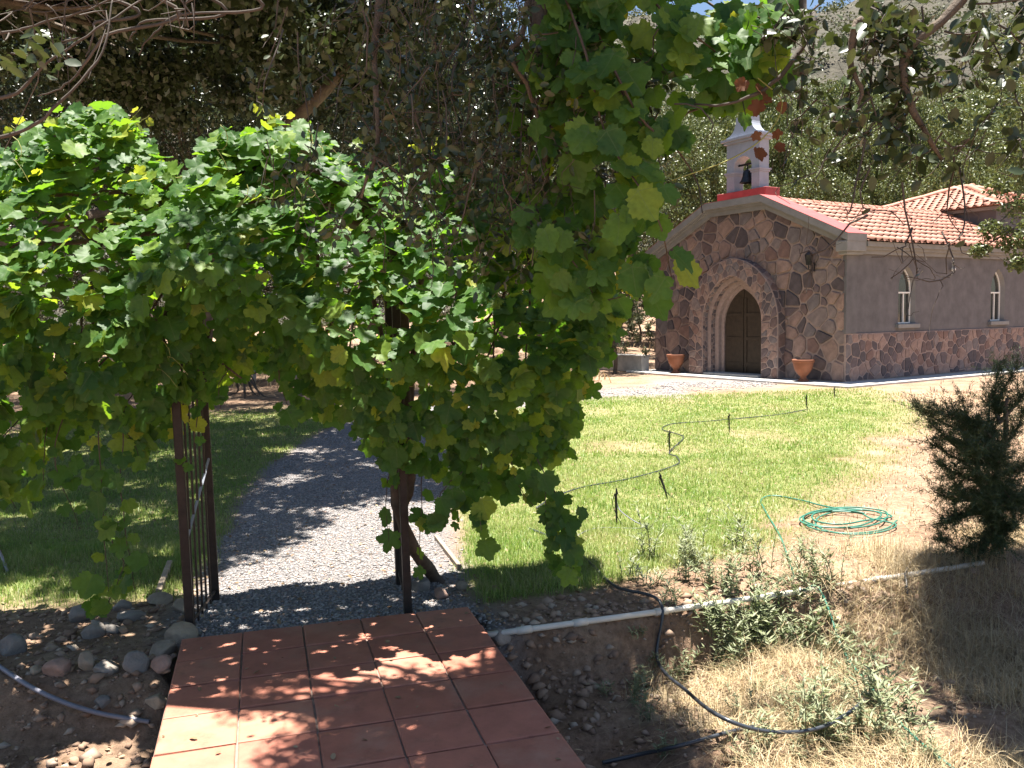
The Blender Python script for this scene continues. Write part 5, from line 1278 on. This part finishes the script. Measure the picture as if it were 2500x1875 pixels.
# ------------------------------------------------------------------ juniper shrub at the right
JU = empty('juniper_shrub', (3.3, 5.75, -0.16)); tag(JU, 'dark green juniper shrub at the right edge of the lawn', 'shrub'); jO = np.array(JU.location)
rg = np.random.default_rng(22)
wood([(3.32, 5.75, -0.3), (3.28, 5.72, 0.3), (3.34, 5.75, 0.7), (3.38, 5.8, 0.95)], 0.03, 0.012, JU, 'trunk', M['bark'], jO)
tips = [(at(u, v, y_)) for u, v, y_ in ((2240, 1000, 5.6), (2270, 1030, 5.6), (2310, 1000, 5.6), (2290, 1130, 5.5), (2300, 1280, 5.5), (2350, 1210, 5.4), (2450, 1120, 5.4), (2380, 1090, 5.4), (2500, 1220, 5.5), (2420, 1230, 5.4), (2290, 1010, 5.6), (2330, 1080, 5.5), (2270, 1080, 5.6), (2280, 1200, 5.6), (2320, 1260, 5.5), (2300, 1320, 5.5), (2380, 1150, 5.4), (2420, 960, 5.8), (2440, 890, 5.9), (2480, 900, 5.9), (2460, 1060, 5.7), (2440, 1180, 5.5), (2400, 1280, 5.5), (2480, 1280, 5.5), (2360, 1340, 5.5), (2490, 1150, 5.8), (2350, 980, 5.7), (2500, 1000, 5.9), (2540, 900, 5.9), (2560, 1100, 5.8), (2540, 1250, 5.7), (2390, 1040, 5.6), (2320, 1160, 5.5), (2440, 1330, 5.5))]
nd = (np.array([(-0.05, 0, 0), (0.05, 0, 0), (0, 1, 0)]), np.array([(0, 1, 2)]))
VV, FF, base = [], [], 0
for t_ in tips:
    a = np.array((3.3, 5.74, 0.15 + 0.75 * max(0, min(1, (t_[2] - 0.1) / 1.2)))); c_ = spline([a, (a + t_) / 2 + np.array([0, 0, -0.05]) + rg.normal(0, 0.04, 3), t_], 12)
    mb = MB(); mb.tube(c_ - jO, np.linspace(0.014, 0.003, 12), 5, False); mb.build('limb', M['bark'], JU, True, fix=False)
    for _ in range(80):
        i = rg.integers(2, 12); p = c_[i]; e = p + unit(rg.normal(0, 1, 3) + (c_[11] - c_[5]) * 3 + np.array([0, 0, 0.5])) * rg.uniform(0.05, 0.2)
        m_ = 34; t = rg.random(m_); Pn = p + (e - p) * t[:, None] + rg.normal(0, 0.006, (m_, 3)); T_ = unit((e - p)[None] + rg.normal(0, 0.07, (m_, 3))); X, Y, Z = basis(rdir(m_, rg), T_)
        V, F_ = scatter(nd[0] * np.array([1.1, 1, 1]), nd[1], Pn, X, Y, Z, rg.uniform(0.022, 0.045, m_)); VV.append(V); FF.append(F_ + base); base += len(V)
o_ = link('foliage', npm('foliage', np.vstack(VV) - jO, np.vstack(FF), M['needle']), JU); tag(o_, kind='stuff')

# ------------------------------------------------------------------ weeds on the bank
rg = np.random.default_rng(19)
lan = (np.array([(0, 0, 0), (0.11, 0.35, 0.02), (0, 1, -0.06), (-0.11, 0.35, 0.02)]), np.array([(0, 1, 2), (0, 2, 3)]))
def weed_mesh(seed, st, h):
    rg_ = np.random.default_rng(seed); VV, FF, b_ = [], [], 0
    for s_ in range(st):
        a = rg_.uniform(0, 6.28); p0 = np.array([rg_.normal(0, 0.03), rg_.normal(0, 0.03), 0]); ln = rg_.uniform(0.1, 0.6); hh = h * rg_.uniform(0.55, 1.1)
        c_ = spline([p0, p0 + np.array([math.cos(a) * ln * 0.3 * hh, math.sin(a) * ln * 0.3 * hh, hh * 0.55]), p0 + np.array([math.cos(a) * ln * hh, math.sin(a) * ln * hh, hh])], 14)
        V, F_ = tube(c_, np.linspace(0.0025, 0.001, 14), 3, False); V = np.array(V); F_ = np.array(F_); F_ = np.vstack([F_[:, :3], F_[:, [0, 2, 3]]]); VV.append(V); FF.append(F_ + b_); b_ += len(V)
        m_ = int(26 * hh / 0.2); ii = rg_.integers(1, 14, m_); aa = rg_.uniform(0, 6.28, m_); D = np.stack([np.cos(aa), np.sin(aa), rg_.uniform(0.0, 0.8, m_)], 1)
        X_, Y_, Z_ = basis(np.stack([-np.cos(aa) * 0.5, -np.sin(aa) * 0.5, np.ones(m_)], 1) + rg_.normal(0, 0.2, (m_, 3)), D)
        V, F_ = scatter(lan[0], lan[1], c_[ii], X_, Y_, Z_, rg_.uniform(0.025, 0.055, m_)); VV.append(V); FF.append(F_ + b_); b_ += len(V)
    return npm('weed', np.vstack(VV), np.vstack(FF), M['weed'])
WM = [weed_mesh(400 + i, 7, 0.12 + 0.035 * i) for i in range(5)]
for i in range(88):
    while True:
        u, v = rg.uniform(1500, 2330), rg.uniform(1330, 1870)
        d = abs((v - 1380) * 0.75 - (u - 1850)) 
        if (rg.random() < 0.9 and 1330 < v and abs(u - (1780 + (v - 1400) * 0.75)) < 230 * rg.random() + 60) or rg.random() < 0.03: break
    p = G(u, v); o_ = link('weed', WM[i % 5]); o_.location = p; s_ = rg.uniform(0.6, 1.35); o_.scale = (s_, s_, s_); o_.rotation_euler = (0, 0, rg.uniform(0, 6.28))
    tag(o_, 'grey-green weed growing on the bank above the white pipe' if v < 1470 else ('grey-green weed in the dry grass along the green hose' if u > 1960 else 'grey-green weed in the dry grass inside the black hose loop'), 'weed', 'weeds on the dry bank')
for i, (u, v) in enumerate(((1560, 1620), (1600, 1640), (1640, 1640), (1560, 1690), (1580, 1760), (1480, 1700), (1620, 1850), (1810, 1860))):
    p = G(u, v); o_ = link('weed', WM[i % 5]); o_.location = p; o_.scale = (0.7,) * 3; o_.rotation_euler = (0, 0, rg.uniform(0, 6.28)); tag(o_, 'small weed rooted in bare soil below the white pipe', 'weed', 'weeds on the dry bank')

# ------------------------------------------------------------------ pipes and hoses
pA, pB = G(1190, 1592), G(2400, 1385); pA = np.array([pA[0], pA[1], -0.055]); pB = np.array([pB[0], pB[1], float(gz(pB[0], pB[1])) + 0.03])
PI_ = empty('white_pipe', pA); tag(PI_, 'long white plastic pipe along the top of the bank', 'pipe')
dv = pB - pA
mb = MB(); mb.tube([dv * t + np.array([0, 0, -0.012 * math.sin(math.pi * t)]) for t in np.linspace(0, 1, 12)], 0.0165, 10); mb.build('pipe_run', M['pvc'], PI_, True)
for t in (0.06, 0.155, 0.30, 0.52, 0.75):
    mb = MB(); mb.tube([dv * (t - 0.012) + np.array([0, 0, -0.012 * math.sin(math.pi * t)]), dv * (t + 0.012) + np.array([0, 0, -0.012 * math.sin(math.pi * t)])], 0.021, 10); mb.build('coupling', M['pvc'], PI_, True)
def hose(name, label, pts, r, m_, cat='hose', n_=90, k=8):
    c_ = spline(pts, n_)
    o_ = empty(name, c_[0]); V, F_ = tube(c_ - c_[0], r, k)
    me_ = npm(name, V, F_, m_, True); bpy.data.objects.remove(o_)
    o_ = link(name, me_); o_.location = c_[0]; return tag(o_, label, cat)
h_ = 0.012
hose('garden_hose', 'black hose looping from the lawn over the white pipe', [G(1290, 1290, h_), G(1340, 1310, h_), G(1430, 1365, h_), G(1500, 1430, 0.03)] + [pA + dv * 0.30 + np.array([0.0, 0.02, 0.035])] + [G(1605, 1600, 0.10), G(1680, 1690, 0.12), G(1760, 1750, 0.13), G(1870, 1785, 0.13), G(1990, 1780, 0.13), G(2080, 1735, 0.12), G(2130, 1685, 0.10)], 0.0095, M['hose_black'])
hose('garden_hose', 'short black hose end half buried in dry grass', [G(1470, 1862, 0.02), G(1560, 1842, 0.03), G(1660, 1820, 0.03), G(1790, 1785, 0.02), G(1900, 1760, 0.015)], 0.0095, M['hose_black'])
def ell(cu, cv, a, b_, n_, dz, ph=0.0, tu=0.0):
    return [G(cu + a * math.cos(t + ph) + tu * math.sin(t), cv + b_ * math.sin(t + ph), dz + 0.003 * math.sin(3 * t)) for t in np.linspace(0, 2 * math.pi, n_, endpoint=False)]
coil = ell(2075, 1270, 115, 32, 9, 0.02) + ell(2060, 1265, 100, 24, 9, 0.03, 0.3) + ell(2040, 1268, 88, 20, 9, 0.035, 0.6) + ell(2090, 1275, 100, 30, 9, 0.025, 0.2) + ell(2050, 1262, 70, 18, 6, 0.045, 0.5)
hose('garden_hose', 'green garden hose coiled on the patchy lawn', coil + [G(2010, 1235, 0.03), G(1960, 1222, 0.015), G(1890, 1210, h_), G(1858, 1220, h_), G(1870, 1250, h_), G(1905, 1310, h_), G(1930, 1380, h_), G(1955, 1440, 0.03), G(2000, 1510, 0.08), G(2060, 1590, 0.09), G(2120, 1670, 0.09), G(2180, 1745, 0.07), G(2250, 1815, 0.05), G(2340, 1885, 0.04)], 0.0068, M['hose_green'], n_=260)
hose('drip_tube', 'dark drip tube winding between the sprinkler stakes', [G(1310, 1240, 0.02), G(1350, 1215, 0.02), G(1420, 1190, 0.02), G(1520, 1172, 0.02), G(1600, 1152, 0.02), G(1655, 1132, 0.02), G(1652, 1115, 0.02), G(1634, 1104, 0.02), G(1668, 1070, 0.02), G(1655, 1060, 0.02), G(1617, 1048, 0.02), G(1640, 1035, 0.02), G(1720, 1029, 0.02), G(1800, 1022, 0.02), G(1900, 1012, 0.02), G(1968, 1000, 0.02)], 0.008, M['hose_black'], 'tube', 140)
hose('drip_tube', 'thin drip tube curving to the nearest sprinkler stake', [G(1390, 1320, 0.02), G(1405, 1310, 0.02), G(1440, 1293, 0.02), G(1480, 1288, 0.02), G(1550, 1290, 0.02), G(1572, 1285, 0.03), G(1545, 1270, 0.07), G(1513, 1245, 0.12), at(1505, 1220, 7.0)], 0.004, M['hose_grey'], 'tube', 60, 5)
hose('garden_hose', 'dark grey hose crossing the white pipe beneath the juniper', [G(2275, 1338, 0.03), G(2240, 1360, 0.03), G(2213, 1392, 0.05), G(2213, 1425, 0.06), G(2216, 1450, 0.03)], 0.009, M['hose_black'])
hose('garden_hose', 'grey hose lying on the soil left of the landing', [G(-40, 1600, 0.04), G(60, 1668, 0.05), G(150, 1712, 0.05), G(230, 1738, 0.05), G(300, 1752, 0.04), G(365, 1762, 0.02)], 0.011, M['hose_grey'])
hose('garden_hose', 'scrap of pale hose in shaded grass at left edge', [G(-10, 1330, 0.03), G(5, 1360, 0.03), G(18, 1395, 0.02)], 0.010, M['hose_grey'])
for (u0, v0, u1, v1, lab) in ((1506, 1283, 1503, 1192, 'sprinkler stake closest to the camera, black and upright'), (1632, 1217, 1608, 1154, 'black sprinkler stake tilting left'), (1634, 1103, 1634, 1050, 'third black sprinkler stake, beside the kink of the drip tube'), (1781, 1057, 1779, 1008, 'fourth black sprinkler stake in mid lawn'), (1971, 1006, 1968, 963, 'fifth black sprinkler stake near the far end of the lawn'), (2038, 972, 2037, 944, 'smallest and farthest sprinkler stake before the chapel corner'), (837, 1002, 848, 972, 'sprinkler stake in the shaded grass beside the gravel path')):
    p = G(u0, v0); q_ = at(u1, v1, p[1]); st = empty('sprinkler_stake', p); tag(st, lab, 'stake', 'sprinkler stakes on the lawn')
    d = q_ - p; L_ = np.linalg.norm(d)
    mb = MB(); mb.tube([(0, 0, -0.03), d * 0.5, d * 0.86], [0.004, 0.011, 0.012], 4); mb.build('spike', M['plastic'], st)
    mb = MB(); mb.tube([d * 0.84 + np.array([0.008, 0, 0]), d * 0.9 + np.array([0.008, 0, 0]), d * 1.0 + np.array([0.004, 0, 0])], [0.012, 0.010, 0.005], 6); mb.build('nozzle', M['plastic'], st)
    mb = MB(); mb.tube(spline([d * 0.86 + np.array([-0.01, 0, 0]), d * 0.55 + np.array([-0.03, -0.01, 0]), d * 0.15 + np.array([0.02, -0.03, 0]), np.array([0.05, -0.05, 0.01])], 8), 0.003, 4); mb.build('feed_tube', M['plastic'], st)

# ------------------------------------------------------------------ rocks, boards, bench
def rock_mesh(seed, sx, sy, sz):
    bm = bmesh.new(); bmesh.ops.create_icosphere(bm, subdivisions=3, radius=1.0)
    rg_ = np.random.default_rng(seed)
    pl = unit(rg_.normal(0, 1, (7, 3))); dd = rg_.uniform(0.48, 0.85, 7)
    for v in bm.verts:
        c_ = np.array(v.co)
        for a, q_ in zip(pl, dd):
            e = c_ @ a - q_
            if e > 0: c_ = c_ - a * e * 0.97
        c_ = c_ * (1 + 0.03 * rg_.normal())
        v.co = (c_[0] * sx, c_[1] * sy, c_[2] * sz)
    me_ = bpy.data.meshes.new('rock'); bm.to_mesh(me_); bm.free()
    me_.polygons.foreach_set('use_smooth', np.ones(len(me_.polygons), bool)); me_.materials.append(M['rock'])
    return me_
rocks = [(23, 1600, 62, 1.0, 'pinkish rock at the left picture edge of the bed'), (83, 1645, 34, 0.7, 'small pale rock beside the large reddish one'), (136, 1655, 78, 0.7, 'large flat reddish rock in the front row'), (205, 1640, 50, 1.2, 'upright grey rock with a sunlit top'), (252, 1648, 60, 0.7, 'pink rock in the front row between two grey ones'),
         (322, 1645, 66, 1.0, 'squat brown rock in the front row'), (392, 1608, 66, 0.85, 'rounded tan rock against the landing corner'), (392, 1640, 54, 0.9, 'pale pink rock touching the landing edge'), (437, 1570, 74, 0.8, 'biggest tan boulder at the foot of the arbor post'), (262, 1550, 54, 0.7, 'smooth oval tan rock inside the bed'),
         (188, 1520, 50, 1.0, 'grey rock at the back of the bed below lawn'), (290, 1492, 50, 0.7, 'grey rock beneath the hanging vine tip'), (308, 1520, 78, 0.35, 'flat grey slab rock in the bed'), (222, 1560, 55, 1.0, 'dark hunched rock left of the oval one'), (380, 1478, 66, 0.5, 'reddish rock at the back near the arbor'), (440, 1496, 46, 0.9, 'whitish wedge rock leaning beside the arbor post'),
         (247, 1730, 46, 0.8, 'tan rock half sunk in the lower soil'), (377, 1728, 52, 0.9, 'pinkish rock at the side of the landing below the pale one'), (1025, 1445, 46, 1.1, 'angular grey rock by the vine trunk'), (1075, 1462, 46, 0.7, 'smooth oval rock right of the vine trunk'), (1125, 1440, 36, 0.7, 'small grey rock in shade at the lawn edge'), (1215, 1560, 66, 0.7, 'pale rock under the left end of the white pipe'), (1210, 1215 + 230, 30, 0.6, 'small stone at the dark lawn edge right of the landing'), (2380, 1405, 34, 0.7, 'rock among dry grass below the juniper'), (1195, 1625, 60, 0.8, 'brown clod in the ditch below the white pipe')]
for i, (u, v, wpx, asp, lab) in enumerate(rocks):
    p = G(u, v); wd = wpx / FPX * p[1] / 2 * 1.08
    o_ = link('rock', rock_mesh(500 + i, wd, wd * 0.85, wd * asp)); o_.location = p + np.array([0, wd * 0.5, wd * asp * 0.45]); o_.rotation_euler = (0, 0, random.uniform(-.4, .4)); tag(o_, lab, 'rock', 'rocks around the landing')
def board(p, q_, wd, th, lab):
    d = q_ - p; L_ = float(np.linalg.norm(d)); mb = MB(); mb.box(0, L_, -th / 2, th / 2, -0.03, wd); o_ = mb.build('edging_board', M['board'], None, bevel=0.003); o_.location = p; o_.rotation_euler = (0, -math.asin(d[2] / L_), math.atan2(d[1], d[0])); tag(o_, lab, 'board')
board(G(1065, 1318), G(1122, 1392), 0.04, 0.03, 'thin board edging the gravel beside the lawn')
board(G(415, 1385), G(388, 1458), 0.05, 0.035, 'pale board edging the gravel behind the rock bed')
# grey slatted bench in the grove
bp = G(672, 930); BE = empty('garden_bench', bp, rad(14)); tag(BE, 'grey slatted bench in the grove seen under the arbor', 'bench')
for i in range(5):
    mb = MB(); mb.box(-0.65, 0.65, -0.02, 0.02, 0, 0.12); o_ = mb.build('back_slat', M['greywood'], BE, bevel=0.004); o_.location = (0, 0.30 + 0.035 * i, 0.45 + 0.145 * i); o_.rotation_euler = (-0.22, 0, 0)
for i in range(4):
    mb = MB(); mb.box(-0.65, 0.65, 0, 0.10, 0.40, 0.43); o_ = mb.build('seat_slat', M['greywood'], BE, bevel=0.004); o_.location = (0, -0.2 + i * 0.115, 0)
for sx in (-0.58, 0.58):
    for sy in (-0.18, 0.27):
        mb = MB(); mb.box(-0.03, 0.03, -0.03, 0.03, -0.05, 0.398 if sy < 0 else 1.05); o_ = mb.build('leg', M['greywood'], BE); o_.location = (sx, sy - (0.0 if sy < 0 else 0.0), 0)
# dead roots / fallen branch beside it
rp = G(600, 965); DR = empty('fallen_branch', rp); tag(DR, 'tangled dead branch on the ground left of the bench', 'branch')
rg = np.random.default_rng(3)
for i in range(9):
    a = rg.uniform(0, math.pi); e = np.array([1.1 * math.cos(a), 0.4 * rg.normal(), 0.0]); mb = MB(); mb.tube(spline([(0.1 * rg.normal(), 0, 0.55 + 0.1 * rg.normal()), e * 0.5 + np.array([0, 0, 0.6 * rg.random()]), e], 10), np.linspace(0.035, 0.01, 10), 5); mb.build('dead_limb', M['twig'], DR, True)
